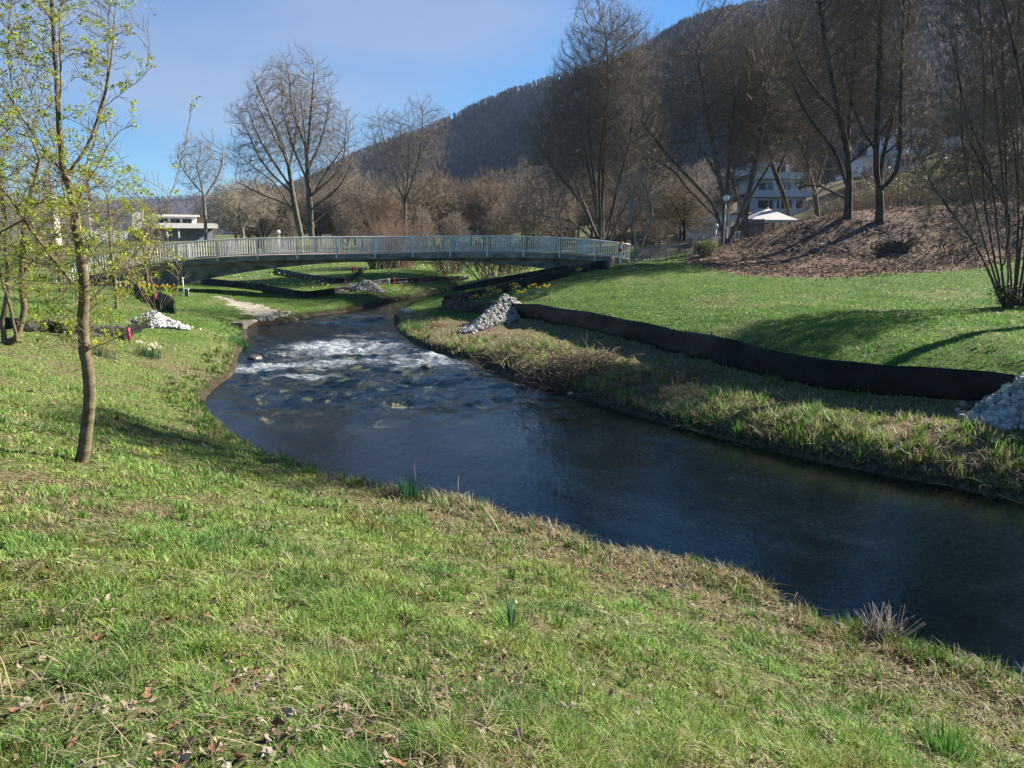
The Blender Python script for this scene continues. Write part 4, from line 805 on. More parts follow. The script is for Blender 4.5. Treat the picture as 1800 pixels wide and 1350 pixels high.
# ================================================================== TREES
def grow(stems, blobs, n_attr, D=0.35, di=3.2, dk=0.75, up=0.15, seed=1, maxit=200, jit=0.12, ine=0.55):
    """space colonisation: stems = polylines from the ground, blobs = ellipsoids (cx,cy,cz,rx,ry,rz) of the crown. Returns nodes, parents"""
    g = np.random.default_rng(seed); P = []; par = []
    for st in stems:
        st = crom([np.array(q, float) for q in st], 5) if len(st) > 2 else np.array(st, float); base = -1
        pts = [st[0]]
        for i in range(len(st)-1):
            L = np.linalg.norm(st[i+1]-st[i]); k = max(1, int(L/D))
            for j in range(1, k+1): pts.append(st[i]+(st[i+1]-st[i])*j/k)
        if P:
            A = np.array(P); dd = np.linalg.norm(A-pts[0], axis=1); base = int(dd.argmin()) if dd.min() < 0.6 else -1
        for i, p in enumerate(pts):
            if i == 0 and base >= 0: prev = base; continue
            P.append(p+g.normal(0, min(0.02, D*0.04), 3)); par.append(prev if i > 0 or base >= 0 else -1); prev = len(P)-1
    vol = np.array([b[3]*b[4]*b[5] for b in blobs]); cnt = (vol/vol.sum()*n_attr).astype(int); A = []
    for b, c in zip(blobs, cnt):
        v = g.normal(0, 1, (c, 3)); v /= np.linalg.norm(v, axis=1)[:, None]; ph_ = g.uniform(0, 6.28, 6); lump = 1+0.16*np.sin(3.1*v[:, 0]+ph_[0]+2*v[:, 2])+0.13*np.sin(5.3*v[:, 1]+ph_[1]+3*v[:, 2])+0.10*np.sin(8*v[:, 2]+ph_[2]+4*v[:, 0]); v *= (g.random(c)**0.5*lump)[:, None]; A.append(v*np.array(b[3:6])+np.array(b[:3]))
    A = np.vstack(A)
    nodes = np.zeros((60000, 3)); n = len(P); nodes[:n] = P; parent = np.full(60000, -1); parent[:n] = par
    nch = np.zeros(60000, int)
    best = np.full(len(A), 1e9); bi = np.zeros(len(A), int)
    def upd(a0, a1):
        nonlocal best, bi
        A2 = (A**2).sum(1)
        for k in range(a0, a1, 300):
            Nn = nodes[k:min(k+300, a1)]; d = A2[:, None]+(Nn**2).sum(1)[None]-2*A@Nn.T; j = d.argmin(1); m = np.sqrt(np.maximum(d[np.arange(len(A)), j], 0)); b = m < best
            best = np.where(b, m, best); bi = np.where(b, j+k, bi)
    upd(0, n); kp = best > dk; A, best, bi = A[kp], best[kp], bi[kp]
    for it in range(maxit):
        al = best < di if it > 25 else best < di*3
        if not al.any(): break
        dr = A[al]-nodes[bi[al]]; dr /= np.linalg.norm(dr, axis=1)[:, None]+1e-9
        S = np.zeros((n, 3)); np.add.at(S, bi[al], dr); act = np.unique(bi[al]); act = act[nch[act] < 3]; s = S[act]
        if not len(act): break
        s /= np.linalg.norm(s, axis=1)[:, None]+1e-9; pa = parent[act]; okd = ((nodes[act]-nodes[np.maximum(pa, 0)])*s).sum(1)/D > -0.15; act, s, pa = act[okd], s[okd], pa[okd]
        if not len(act): break
        s += g.normal(0, jit, s.shape); s[:, 2] += up; s += np.where((pa >= 0)[:, None], (nodes[act]-nodes[np.maximum(pa, 0)])/D*ine, 0); s /= np.linalg.norm(s, axis=1)[:, None]+1e-9
        k = len(act)
        if n+k > 60000: break
        nodes[n:n+k] = nodes[act]+s*D; parent[n:n+k] = act; nch[act] += 1; upd(n, n+k); n += k
        keep = best > dk; A = A[keep]; best = best[keep]; bi = bi[keep]
        if not len(A): break
    return nodes[:n], parent[:n]
def radii(nodes, par, rbase, r0, rootsc=None):
    n = len(nodes); tips = np.ones(n); ch = np.zeros(n, int)
    np.add.at(ch, par[par >= 0], 1); cnt = np.where(ch == 0, 1.0, 0.0)
    for i in range(n-1, -1, -1):
        if par[i] >= 0: cnt[par[i]] += cnt[i]
    big = cnt.max(); e = math.log(big)/math.log(rbase/r0); return r0*cnt**(1/e), cnt
def tubes(mb, nodes, par, rad, sel, sides, flare=0.0):
    idx = np.nonzero(sel & (par >= 0))[0]
    if not len(idx): return
    n = len(nodes); dirn = np.zeros((n, 3)); ok = par >= 0; dirn[ok] = nodes[ok]-nodes[par[ok]]
    # main child of each node gives a smooth tangent
    main = np.full(n, -1); order = np.argsort(rad); o2 = order[par[order] >= 0]; main[par[o2]] = o2
    t = dirn/(np.linalg.norm(dirn, axis=1)[:, None]+1e-9); hm = main >= 0; t2 = t.copy(); t2[hm] += t[main[hm]]; t2 /= np.linalg.norm(t2, axis=1)[:, None]+1e-9
    def frame(d):
        ref = np.where(np.abs(d[:, 2:3]) < 0.95, np.array([[0, 0, 1.0]]), np.array([[1.0, 0, 0]])); ref = np.array([[0.31, 0.92, 0.05]]) + 0*ref
        a = np.cross(d, ref); a /= np.linalg.norm(a, axis=1)[:, None]+1e-9; return a, np.cross(d, a)
    p = par[idx]; ismain = main[p] == idx; rp = np.where(ismain, rad[p], rad[idx]*1.1); rc = rad[idx]
    dp = np.where(ismain[:, None], t2[p], t[idx]); dc = t2[idx]
    th = np.arange(sides)*2*math.pi/sides; cs, sn = np.cos(th)[None, :, None], np.sin(th)[None, :, None]
    V = []
    for c, d, r in ((nodes[p], dp, rp), (nodes[idx], dc, rc)):
        a, b = frame(d); V.append(c[:, None]+r[:, None, None]*(a[:, None]*cs+b[:, None]*sn))
    V = np.concatenate(V, 1); k = np.arange(len(idx))[:, None]*2*sides; j = np.arange(sides)[None]; j2 = (j+1) % sides
    mb.add(V.reshape(-1, 3), q=np.stack([k+j, k+j2, k+sides+j2, k+sides+j], -1).reshape(-1, 4))
def twigs(mb, base, dirs, L, r, g, bend=0.25, col=None):
    """two-segment three-sided twigs"""
    n = len(base); d = dirs/(np.linalg.norm(dirs, axis=1)[:, None]+1e-9); m = base+d*L[:, None]*0.5; up = np.zeros((n, 3)); up[:, 2] = bend
    d2 = d+up+g.normal(0, 0.18, (n, 3)); d2 /= np.linalg.norm(d2, axis=1)[:, None]; tip = m+d2*L[:, None]*0.5
    a = np.cross(d, np.array([[0.3, 0.9, 0.1]])); a /= np.linalg.norm(a, axis=1)[:, None]+1e-9; b = np.cross(d, a)
    V = []
    for c, rr in ((base, r), (m, r*0.75)):
        for th in (0, 2.1, 4.2): V.append(c+rr[:, None]*(a*math.cos(th)+b*math.sin(th)))
    V.append(tip); V = np.stack(V, 1); k = np.arange(n)[:, None]*7
    mb.add(V.reshape(-1, 3), q=np.concatenate([k+np.array([[i, (i+1) % 3, 3+(i+1) % 3, 3+i]]) for i in range(3)]), t=np.concatenate([k+np.array([[3+i, 3+(i+1) % 3, 6]]) for i in range(3)]))
    return m, tip, d2
def tree(name, loc, label, cat, stems, blobs, n_attr=1400, rbase=0.25, r0=0.014, D=0.35, di=3.0, dk=0.7, up=0.15, seed=1, bark='bark', twig='twig', tw=(3, 0.62, 0.0078), group=None, flare=0.35, split=0.035, jit=0.2, jitw=0.6, dens=3.0, limb=1.0):
    g = np.random.default_rng(seed+500); nodes, par = grow(stems, blobs, int(n_attr*dens), D*0.72, di, dk*0.5, up, seed, jit=jit)
    rad, cnt = radii(nodes, par, rbase, r0); print('TREE', name, len(nodes))
    if limb < 1: k0 = int(sum(np.linalg.norm(np.diff(crom([np.array(q, float) for q in stems[0]], 5), axis=0), axis=1))/(D*0.72)*0.9); sc_ = np.full(len(rad), limb); sc_[:k0] = 1; rad = np.maximum(rad*sc_, r0*0.8)
    z = nodes[:, 2]; rad = rad*(1+flare*np.exp(-np.clip(z, 0, None)/0.35)*(rad > rbase*0.25))
    root = thing(name, loc, label, cat, group)
    tk = MB(); thick = rad > split
    tubes(tk, nodes, par, rad, thick & (rad > 0.09), 10); tubes(tk, nodes, par, rad, thick & (rad <= 0.09), 6)
    if not tk.v: tubes(tk, nodes, par, rad, rad > rad.max()*0.4, 6)
    tk.obj('trunk', M[bark], root)
    cr = MB(); tubes(cr, nodes, par, rad, ~thick & (rad > 0.016), 4); tubes(cr, nodes, par, rad, ~thick & (rad <= 0.016), 3)
    thin = np.nonzero((rad < r0*2.3) & (par >= 0))[0]; rep, TL, TR = tw; i = np.repeat(thin, rep); d = nodes[i]-nodes[par[i]]; d /= np.linalg.norm(d, axis=1)[:, None]+1e-9
    d = d+g.normal(0, jitw, d.shape); d[:, 2] += 0.35+up*1.6
    L = TL*g.uniform(0.45, 1.3, len(i)); m, tip, d2 = twigs(cr, nodes[i], d, L, np.full(len(i), TR), g)
    j = g.random(len(i)) < 0.7; dd = d2[j]+g.normal(0, 0.6, (j.sum(), 3)); twigs(cr, m[j], dd, L[j]*0.7, np.full(j.sum(), TR*0.75), g)
    cr.obj('crown', M[twig], root)
    return root, nodes, par, rad, (m, tip, d2)
def W2(px, py, Y, base): return tuple(PY(px, py, Y)-np.array(base))
def gbase(px, Y):
    x = (px-900)/F*Y; return np.array([x, Y, h1(x, Y)-0.05])
def crown_px(base, Y, boxes, dep=None):
    """ellipsoids given as (x0,y0,x1,y1) boxes in the photograph at distance Y"""
    o = []
    for bx in boxes:
        x0, y0, x1, y1 = bx[:4]; dy = bx[4] if len(bx) > 4 else 0
        a, b = PY(x0, (y0+y1)/2, Y), PY(x1, (y0+y1)/2, Y); c = (a+b)/2; t, u = PY((x0+x1)/2, y0, Y), PY((x0+x1)/2, y1, Y); rx = (b[0]-a[0])/2
        o.append((c[0]-base[0], dy, (t[2]+u[2])/2-base[2], rx, dep or rx*0.9, (t[2]-u[2])/2))
    return o
def stems_px(base, Y, lines):
    out = []
    for ln in lines:
        o = []
        for q in ln:
            p = PY(q[0], q[1], Y); o.append((p[0]-base[0], q[2] if len(q) > 2 else 0.0, p[2]-base[2]))
        out.append(o)
    return out
ORD = 'first second third fourth fifth sixth seventh eighth ninth tenth eleventh twelfth thirteenth fourteenth fifteenth sixteenth seventeenth eighteenth nineteenth twentieth'.split()
ORD += ['twenty-'+q for q in ORD[:9]]+['thirtieth']+['thirty-'+q for q in ORD[:9]]+['fortieth']
ORD0 = ORD
T = {}
def T_at(key, name, px, Y, lines, boxes, label, cat='tree', **kw):
    b = gbase(px, Y); bl = crown_px(b, Y, boxes); L = stems_px(b, Y, lines)
    for ln in L:
        if ln[0][2] < 1.0: ln[0] = (ln[0][0], ln[0][1], h1(b[0]+ln[0][0], b[1]+ln[0][1])-b[2]-0.05)
    T[key] = tree(name, b, label, cat, L, bl, **kw)[0]; return T[key]
# the two tall ones left of the middle
T_at('a', 'bare_tree', 548, 62, [[(548,420),(543,340),(538,260),(528,170)],[(546,350),(575,300),(610,250)],[(540,300),(560,240,1),(575,170,1)],[(545,370),(600,330,-1),(625,285,-1)],[(541,320),(520,260,-.8),(500,190,-.8)],[(546,345),(595,290,.8),(605,210,.8)],[(539,280),(550,200,-.6),(555,130,-.6)],[(538,260),(510,190,.6),(505,140,.6)],[(547,395),(585,360,1),(630,340,1)]], [(480,88,600,330),(500,150,628,330),(540,200,640,350)],
     'tallest bare tree left of the middle behind the bridge, straight grey trunk', n_attr=2600, rbase=0.24, seed=3, di=3.4, dk=0.75, up=0.22, D=0.38)
T_at('b', 'bare_tree', 530, 66, [[(530,420),(516,350),(505,280),(480,200)],[(514,340),(470,290,-1),(440,230,-1)],[(520,375),(475,320,1),(435,290,1)],[(508,300),(515,220,1),(510,160,1)],[(512,330),(455,250,.8),(430,190,.8)],[(506,290),(490,230,-.8),(455,150,-.8)],[(518,365),(460,340,-.6),(420,320,-.6)],[(505,280),(470,220,0),(450,180,0)]], [(415,115,530,330),(410,200,500,350)],
     'bare tree leaning left of the tallest tree, forked low with a wide crown', n_attr=2300, rbase=0.24, seed=5, di=3.4, dk=0.75, up=0.2, D=0.38)
T_at('c', 'bare_tree', 712, 84, [[(712,412),(712,360),(705,300),(690,240)],[(712,350),(735,290,1),(750,230,1)],[(711,355),(720,300,-1),(722,220,-1)],[(711,350),(680,300,0),(660,250,0)],[(712,362),(665,310,1),(645,280,1)],[(712,360),(760,310,1),(778,280,1)],[(711,352),(705,280,1),(700,210,1)],[(712,358),(740,270,-1),(745,200,-1)],[(712,365),(695,300,-1.3),(670,220,-1.3)]], [(640,185,720,330),(680,176,785,330)],
     'bare fan shaped tree in the middle distance before the foot of the hill', n_attr=2400, rbase=0.17, seed=8, di=3.6, dk=0.8, up=0.25, D=0.42)
T_at('d', 'bare_tree', 1060, 60, [[(1052,428),(1030,370),(985,310),(950,260)],[(1056,428),(1045,330),(1035,200),(1040,110)],[(1060,428),(1062,330,1),(1070,200,1),(1080,90,1)],[(1065,428),(1080,340,-1),(1105,240,-1),(1110,150,-1)],[(1068,428),(1100,360),(1135,300),(1140,230)],[(1050,428,.5),(1010,390,1.5),(960,345,1.5)],[(1058,428,1),(1020,330,2),(975,230,2),(965,180,2)],[(1062,428,1),(1090,330,2),(1120,220,2),(1130,160,2)],[(1056,428),(1050,300,-1.5),(1065,160,-1.5),(1060,70,-1.5)],[(1070,428,-.5),(1110,385,-1.5),(1145,350,-1.5)],[(1055,428,-.5),(1030,300,-2),(1005,190,-2)],[(1045,420),(1000,390,-1),(940,378,-1)]], [(1000,8,1150,270),(925,110,1050,400),(1050,110,1165,400),(960,40,1150,350)],
     'largest dense bare tree with many upright stems right of the bridge middle', n_attr=5200, rbase=0.20, r0=0.015, seed=11, di=2.6, dk=0.62, up=0.3, D=0.36, twig='twig', tw=(3, 0.8, 0.009))
T_at('e', 'bare_tree', 1275, 52, [[(1275,436),(1262,385),(1245,350),(1180,280),(1128,215)],[(1274,420),(1272,360),(1258,280),(1240,180),(1225,90)],[(1277,420),(1285,350,1),(1290,260,1),(1300,140,1)],[(1279,410),(1310,340,-.8),(1330,250,-.8),(1345,150,-.8)],[(1262,385),(1215,330,1),(1190,300,1),(1150,275,1)],[(1276,400),(1262,330,-1.2),(1210,240,-1.2),(1190,160,-1.2)]], [(1120,60,1280,290),(1180,8,1370,240),(1260,90,1400,330),(1120,180,1230,320)],
     'bare tree with a long limb reaching left beside the white globe lamp', n_attr=3600, rbase=0.22, seed=13, di=2.5, dk=0.62, up=0.15, D=0.32, bark='bark', twig='twigdark', r0=0.0145, tw=(2, 0.62, 0.0085))
T_at('f', 'bare_tree', 1312, 54, [[(1312,436),(1310,390),(1318,330),(1335,250),(1355,150)],[(1311,385),(1300,330,1),(1298,260,1)],[(1316,350),(1345,290,-1),(1375,230,-1)]], [(1270,20,1420,300)],
     'slim bare tree with a pale trunk between the lamp tree and the white canopy', n_attr=1900, rbase=0.18, seed=17, di=2.6, dk=0.65, up=0.2, D=0.34, twig='twigdark', r0=0.0145, tw=(2, 0.62, 0.0085))
T_at('g', 'bare_tree', 1490, 47, [[(1490,388),(1492,330),(1490,270),(1475,200),(1455,100),(1440,0)],[(1491,300),(1505,220,1),(1515,120,1),(1520,20,1)],[(1490,330),(1455,270,-1),(1410,210,-1),(1380,150,-1)],[(1490,350),(1440,325,.5),(1400,330,.5)],[(1478,210),(1430,130,1),(1400,60,1)],[(1491,290),(1540,230,-1),(1570,160,-1)]], [(1370,-160,1560,140),(1350,40,1500,270),(1440,60,1580,260),(1385,250,1480,345)],
     'dark bare tree on top of the leafy mound, left of the two trunks there', n_attr=3400, rbase=0.21, seed=19, di=2.3, dk=0.6, up=0.2, D=0.3, bark='barkdark', twig='twigdark', r0=0.0145, tw=(2, 0.62, 0.0085))
T_at('h', 'bare_tree', 1552, 46, [[(1547,388),(1546,340),(1540,280),(1545,150),(1548,-20)],[(1546,340),(1562,270,.6),(1590,150,.6),(1610,0,.6)],[(1547,335),(1570,290,-.6),(1575,160,-.6),(1580,0,-.6)],[(1541,270),(1520,200,1),(1500,120,1)],[(1562,270,.6),(1600,240,1),(1640,190,1)]], [(1470,-150,1640,150),(1500,60,1650,280)],
     'dark bare tree with parallel upright limbs, right of the two trunks on the mound', n_attr=3000, rbase=0.22, seed=23, di=2.3, dk=0.6, up=0.3, D=0.3, bark='barkdark', twig='twigdark', r0=0.0145, tw=(2, 0.62, 0.0085))
T_at('i', 'bare_tree', 1432, 56, [[(1440,382),(1432,340),(1420,290),(1425,200),(1440,110)],[(1432,345),(1452,290,.7),(1475,230,.7),(1500,150,.7)],[(1425,300),(1395,240,-.7),(1375,170,-.7)],[(1430,350),(1460,310,-.5),(1500,260,-.5)]], [(1360,40,1520,300)],
     'bare tree behind the mound with a crooked trunk forking low', n_attr=2200, rbase=0.18, seed=29, di=2.6, dk=0.65, up=0.2, D=0.34, bark='bark', twig='twigdark', r0=0.0145, tw=(2, 0.62, 0.0085))
T_at('j', 'bare_tree', 1395, 58, [[(1395,388),(1378,345),(1358,290),(1345,220),(1350,130)],[(1365,310),(1400,240,1),(1420,170,1)],[(1352,270),(1325,210,-1),(1310,150,-1)]], [(1290,30,1440,280)],
     'bare tree with a trunk leaning left just right of the white canopy', n_attr=1800, rbase=0.17, seed=31, di=2.6, dk=0.65, up=0.2, D=0.34, bark='barkdark', twig='twigdark', r0=0.0145, tw=(2, 0.62, 0.0085))
# big many-stemmed shrub at the right edge and the tree beyond the frame that throws the long shade
T_at('k', 'hazel_tree', 1790, 23.2, [[(1770,528),(1755,420),(1740,300),(1700,200),(1670,60)],[(1775,528),(1770,400),(1755,230),(1740,60)],[(1772,528,.1),(1745,400,.6),(1722,260,.8),(1715,100,.8)],[(1788,528,-.3),(1800,380,-.8),(1795,200,-.8),(1800,50,-.8)],[(1778,529,.3),(1765,330,1),(1768,160,1),(1760,0,1)],[(1784,529),(1783,400,-.2),(1770,250,-.3),(1735,120,-.4)],[(1766,526),(1722,430,.2),(1665,350,.3),(1610,250,.3)],[(1782,530),(1790,380,.5),(1785,200,.5),(1780,20,.5)],[(1790,530),(1810,380),(1815,220),(1820,20)],[(1798,530),(1850,400),(1890,260),(1900,80)],[(1786,530,-.3),(1775,330,-1),(1745,150,-1.2),(1700,-40,-1.2)],[(1768,528),(1735,470),(1700,410),(1640,330),(1600,300)],[(1795,530,.3),(1830,350,1),(1840,150,1.4)],[(1765,470),(1750,380,-.6),(1690,290,-.9),(1640,180,-.9)],[(1778,528,-.2),(1762,380,-1),(1775,180,-1.5)]], [(1640,-220,1960,300),(1600,120,1740,400),(1700,-50,2000,380),(1620,60,1860,470)],
     'tall many stemmed hazel at the right edge of the lawn', n_attr=3600, rbase=0.070, r0=0.0075, seed=37, di=1.5, dk=0.42, up=0.25, D=0.18, bark='barkdark', twig='twig', tw=(3, 0.40, 0.0056), split=0.018, flare=0.2)
if True:
    b = np.array([17.6, 20.6, h1(17.6, 20.6)-0.1])
    tree('bare_tree', b, 'tall narrow bare tree standing beyond the right edge of the picture', 'tree', [[(0, 0, 0), (0.1, 0, 4), (-0.2, 0.1, 8), (-0.1, 0, 12)], [(0.1, 0, 6), (0.9, 0.4, 9), (1.2, 0.5, 11)], [(0.05, 0, 6.4), (-0.9, -0.4, 9), (-1.2, -0.5, 11)]], [(0, 0, 12.0, 2.5, 2.4, 3.6)], n_attr=900, rbase=0.17, seed=41, di=2.6, dk=0.55, D=0.33, tw=(3, 0.55, 0.014))
# smaller ones
T_at('l', 'bare_tree', 425, 70, [[(426,420),(425,400),(412,375),(395,350)],[(425,400),(440,372,.6),(460,345,.6)],[(425,402),(426,370,-.6),(430,335,-.6)]], [(372,318,480,400)],
     'small pale bare tree behind the left part of the bridge', n_attr=800, rbase=0.17, seed=43, di=2.4, dk=0.6, up=0.1, D=0.32, bark='barkpale', twig='twigpale')
T_at('m', 'bare_tree', 362, 78, [[(362,425),(360,370),(355,330),(345,290)],[(358,350),(380,300,1),(385,265,1)],[(356,340),(330,300,-1),(320,270,-1)]], [(312,228,402,350)],
     'thin pale bare tree rising left of the tall pair', n_attr=700, rbase=0.17, seed=47, di=3, dk=0.8, up=0.15, D=0.36, bark='barkpale', twig='twig')
T_at('n', 'bare_tree', 1203, 66, [[(1203,425),(1203,400),(1190,370),(1175,345)],[(1203,402),(1215,370,.8),(1230,340,.8)],[(1203,405),(1200,360,-.8),(1202,330,-.8)]], [(1150,325,1252,405)],
     'small round bare tree between the bridge end and the globe lamps', n_attr=1100, rbase=0.16, seed=53, di=2.4, dk=0.5, up=0.15, D=0.3, bark='barkdark', twig='twigdark', r0=0.0145, tw=(2, 0.62, 0.0085))
T_at('o', 'bare_tree', 1118, 53, [[(1118,450),(1116,420),(1108,390),(1112,340)],[(1118,445),(1135,415,.3),(1148,385,.3),(1140,340,.3)]], [(1085,300,1160,380)],
     'pale forked young tree at the right end of the bridge', n_attr=500, rbase=0.14, seed=59, di=2.4, dk=0.6, up=0.25, D=0.3, bark='barkpale', twig='twigpale')
# twin trunks on the left bank, leafing out
def leaf_tufts(mb, P, n_each, s, g, spread=0.045):
    n = len(P)*n_each; i = np.repeat(np.arange(len(P)), n_each); d = g.normal(0, 1, (n, 3)); d[:, 2] = np.abs(d[:, 2])*0.8+0.1; d /= np.linalg.norm(d, axis=1)[:, None]
    b = P[i]+d*0.012+g.normal(0, spread*0.35, (n, 3)); L = s*g.uniform(0.5, 1.25, n)[:, None]; w = np.cross(d, g.normal(0, 1, (n, 3))); w /= np.linalg.norm(w, axis=1)[:, None]; nr = np.cross(d, w)
    V = np.stack([b, b+d*L*0.5+w*L*0.27+nr*L*0.08, b+d*L-nr*L*0.12, b+d*L*0.5-w*L*0.27+nr*L*0.08, b+d*L*0.5], 1); k = np.arange(n)[:, None]*5
    col = np.array([0.30, 0.38, 0.045])*g.uniform(0.65, 1.3, (n, 1))+np.array([0.06, 0.0, 0.0])*g.random((n, 1))
    mb.add(V.reshape(-1, 3), t=np.concatenate([k+np.array([[0, 1, 4]]), k+np.array([[1, 2, 4]]), k+np.array([[2, 3, 4]]), k+np.array([[3, 0, 4]])]), col=np.repeat(col, 5, 0))
def leafy(name, loc, label, cat, stems, blobs, nl, s, leafp=0.5, **kw):
    root, nodes, par, rad, (m, tip, d2) = tree(name, loc, label, cat, stems, blobs, **kw); g = np.random.default_rng(5)
    lf = MB(); k = g.random(len(tip)) < leafp; leaf_tufts(lf, tip[k], nl, s, g); k = g.random(len(m)) < leafp*0.25; leaf_tufts(lf, m[k], max(2, nl//2), s*0.8, g)
    lf.obj('leaves', M['leaf'], root, False); return root, nodes, rad
# the young tree in front
def young():
    b = hit(143, 812); Y = b[1]
    def S(lines): return stems_px(b, Y, lines)
    L = S([[(143,818),(150,770),(157,715),(156,660),(148,610),(146,560),(148,500),(138,420),(126,340),(112,300),(104,220),(98,120),(92,20),(88,-90),(86,-170)],
           [(116,308),(140,260,.1),(160,190,.15),(175,100,.2),(182,0,.2),(190,-110,.2)],
           [(112,306),(85,260,-.1),(50,190,-.2),(20,130,-.3),(0,100,-.35),(-20,20,-.4)],
           [(150,618),(200,598,-.1),(255,575,-.2),(300,545,-.3),(335,515,-.35),(350,470,-.4)],
           [(145,608),(110,590,.15),(60,578,.3),(0,565,.4)],
           [(148,540),(190,480,.2),(235,410,.35),(265,330,.45),(283,250,.5),(297,168,.5)],
           [(140,450),(95,360,.2),(60,260,.35),(10,170,.45),(-30,90,.5)],
           [(147,520),(110,440,-.25),(70,350,-.45),(20,260,-.6),(-40,200,-.6)],
           [(133,390),(165,340,-.2),(205,300,-.35),(240,250,-.4),(270,230,-.4)],
           [(126,345),(132,250,.3),(140,140,.45),(140,20,.5),(138,-80,.5)],
           [(104,220),(118,150,-.1),(122,60,-.15),(125,-50,-.15)],
           [(160,190,.15),(195,150,.25),(230,110,.3),(232,20,.3)],
           [(60,400,-.4),(30,440,-.5),(0,470,-.55)],
           [(50,190,-.2),(40,100,-.2),(45,10,-.2)]])
    blobs = crown_px(b, Y, [(-60,-190,215,230),(-60,150,230,440),(20,300,290,560),(60,480,200,640),(-60,350,110,540)], dep=0.85)
    root, nodes, rad = leafy('young_tree', b, 'young tree with fresh yellow green leaves on the near left bank', 'tree', L, blobs, 20, 0.032, leafp=0.25, n_attr=900, dens=1.6, limb=0.55, rbase=0.054, r0=0.0038, D=0.07, di=0.7, dk=0.17, up=0.35, seed=61, bark='barkyoung', twig='barkyoung', tw=(1, 0.15, 0.0026), split=0.012, flare=0.25, jit=0.05, jitw=0.55)
young()
b = hit(22, 608)
leafy('young_tree', b, 'reddish twin trunked young tree at the left edge before the film fence', 'tree', stems_px(b, b[1], [[(8,604),(5,560),(15,500),(10,420),(0,300)],[(24,608),(32,550,.2),(28,480,.2),(35,380,.2),(60,280,.2)],[(30,606),(32,560,-.2),(22,500,-.3),(-10,420,-.3)],[(28,480,.2),(60,440,.4),(95,390,.5)]]),
      crown_px(b, b[1], [(-60,170,80,480),(-40,100,60,320),(20,330,120,520)], dep=1.5), 7, 0.042, leafp=0.28, n_attr=800, rbase=0.085, r0=0.006, D=0.14, di=1.3, dk=0.33, up=0.25, seed=67, bark='barkyoung', twig='barkyoung', tw=(1, 0.3, 0.004), split=0.02, flare=0.2)
for (px, Y, h, sd, lab) in ((205, 30, 5.6, 71, 'leafing young tree behind the front tree, before the left bridge ramp'), (110, 34, 6.2, 73, 'leafing young tree far left behind the film fence'), (262, 36, 4.6, 79, 'thin leafing sapling by the daffodil bed')):
    b = gbase(px, Y)
    leafy('young_tree', b, lab, 'tree', [[(0, 0, 0), (0.05, 0, 1.2), (-0.05, 0.1, 2.4), (0.1, 0, h*0.75)], [(0, 0, 1.3), (0.6, 0.2, 2.6), (0.8, 0.2, h*0.6)], [(0, 0, 1.0), (-0.6, -0.2, 2.2), (-0.9, -0.2, h*0.55)]], [(0, 0, h*0.62, h*0.27, h*0.25, h*0.40)], 6, 0.05, leafp=0.16, n_attr=420, rbase=0.07, r0=0.007, D=0.16, di=1.4, dk=0.4, up=0.2, seed=sd, bark='barkyoung', twig='barkyoung', tw=(1, 0.3, 0.005), split=0.02)
# ------------------------------------------------------------------ bushes and the belt of woodland behind the bridge
def bush_src(name, loc, label, cat, n, h, w, r, twig, seed, sub=2, group=None, green=None, spread=0.35):
    g = np.random.default_rng(seed); root = thing(name, loc, label, cat, group); mb = MB()
    a = g.uniform(0, 6.28, n); q = g.random(n)**0.5*w*0.22; base = np.stack([np.cos(a)*q, np.sin(a)*q, 0*a-0.05], -1); a2 = a+g.normal(0, 0.5, n)
    tip = np.stack([np.cos(a2)*w*0.5*g.random(n)**0.6, np.sin(a2)*w*0.5*g.random(n)**0.6, h*g.uniform(0.55, 1.0, n)], -1); L = np.linalg.norm(tip-base, axis=1)
    m, t, d = twigs(mb, base, tip-base, L, np.full(n, r), g, bend=0.15)
    stem = MB(); k = slice(0, max(5, n//12)); twigs(stem, base[k], (tip-base)[k], L[k]*0.8, np.full(len(L[k]), r*2.4), g, bend=0.15); stem.obj('stems', M['barkdark'] if twig != 'twigpale' else M['barkpale'], root)
    b0, dd, L0 = m, d, L*0.5
    for s in range(sub):
        i = np.repeat(np.arange(len(b0)), 3); f = g.uniform(0, 1, len(i))[:, None]; bb = b0[i]+dd[i]*L0[i][:, None]*f*0.9; nd = dd[i]+g.normal(0, spread, (len(i), 3)); LL = L0[i]*g.uniform(0.35, 0.7, len(i))
        b0, t, dd = twigs(mb, bb, nd, LL, np.full(len(i), r*(0.6 if s == 0 else 0.42)), g, bend=0.1); L0 = LL*0.5
    mb.obj('crown', M[twig], root)
    if green:
        lf = MB(); k = g.random(len(t)) < green[0]; P = t[k]; n2 = len(P); dn = g.normal(0, 1, (n2*3, 3)); dn /= np.linalg.norm(dn, axis=1)[:, None]; wn = np.cross(dn, g.normal(0, 1, (n2*3, 3))); wn /= np.linalg.norm(wn, axis=1)[:, None]
        B = P[np.repeat(np.arange(n2), 3)]+g.normal(0, green[1], (n2*3, 3)); s_ = green[1]*0.8; V = np.stack([B, B+dn*s_+wn*s_*0.5, B+dn*s_*1.7, B+dn*s_-wn*s_*0.5], 1)
        col = np.array(green[2])*g.uniform(0.5, 1.4, (n2*3, 1)); lf.add(V.reshape(-1, 3), q=np.arange(n2*3)[:, None]*4+np.array([[0, 1, 2, 3]]), col=np.repeat(col, 4, 0)); lf.obj('leaves', M['leaf'], root, False)
    return root
bush_src('willow_bush', gbase(702, 62), 'large orange brown willow bush behind the bridge middle', 'bush', 260, 4.2, 6.4, 0.016, 'twigred', 3)
bush_src('willow_bush', gbase(668, 60), 'low dark stemmed bush left below the orange willow', 'bush', 130, 2.6, 3.0, 0.018, 'twig', 4)
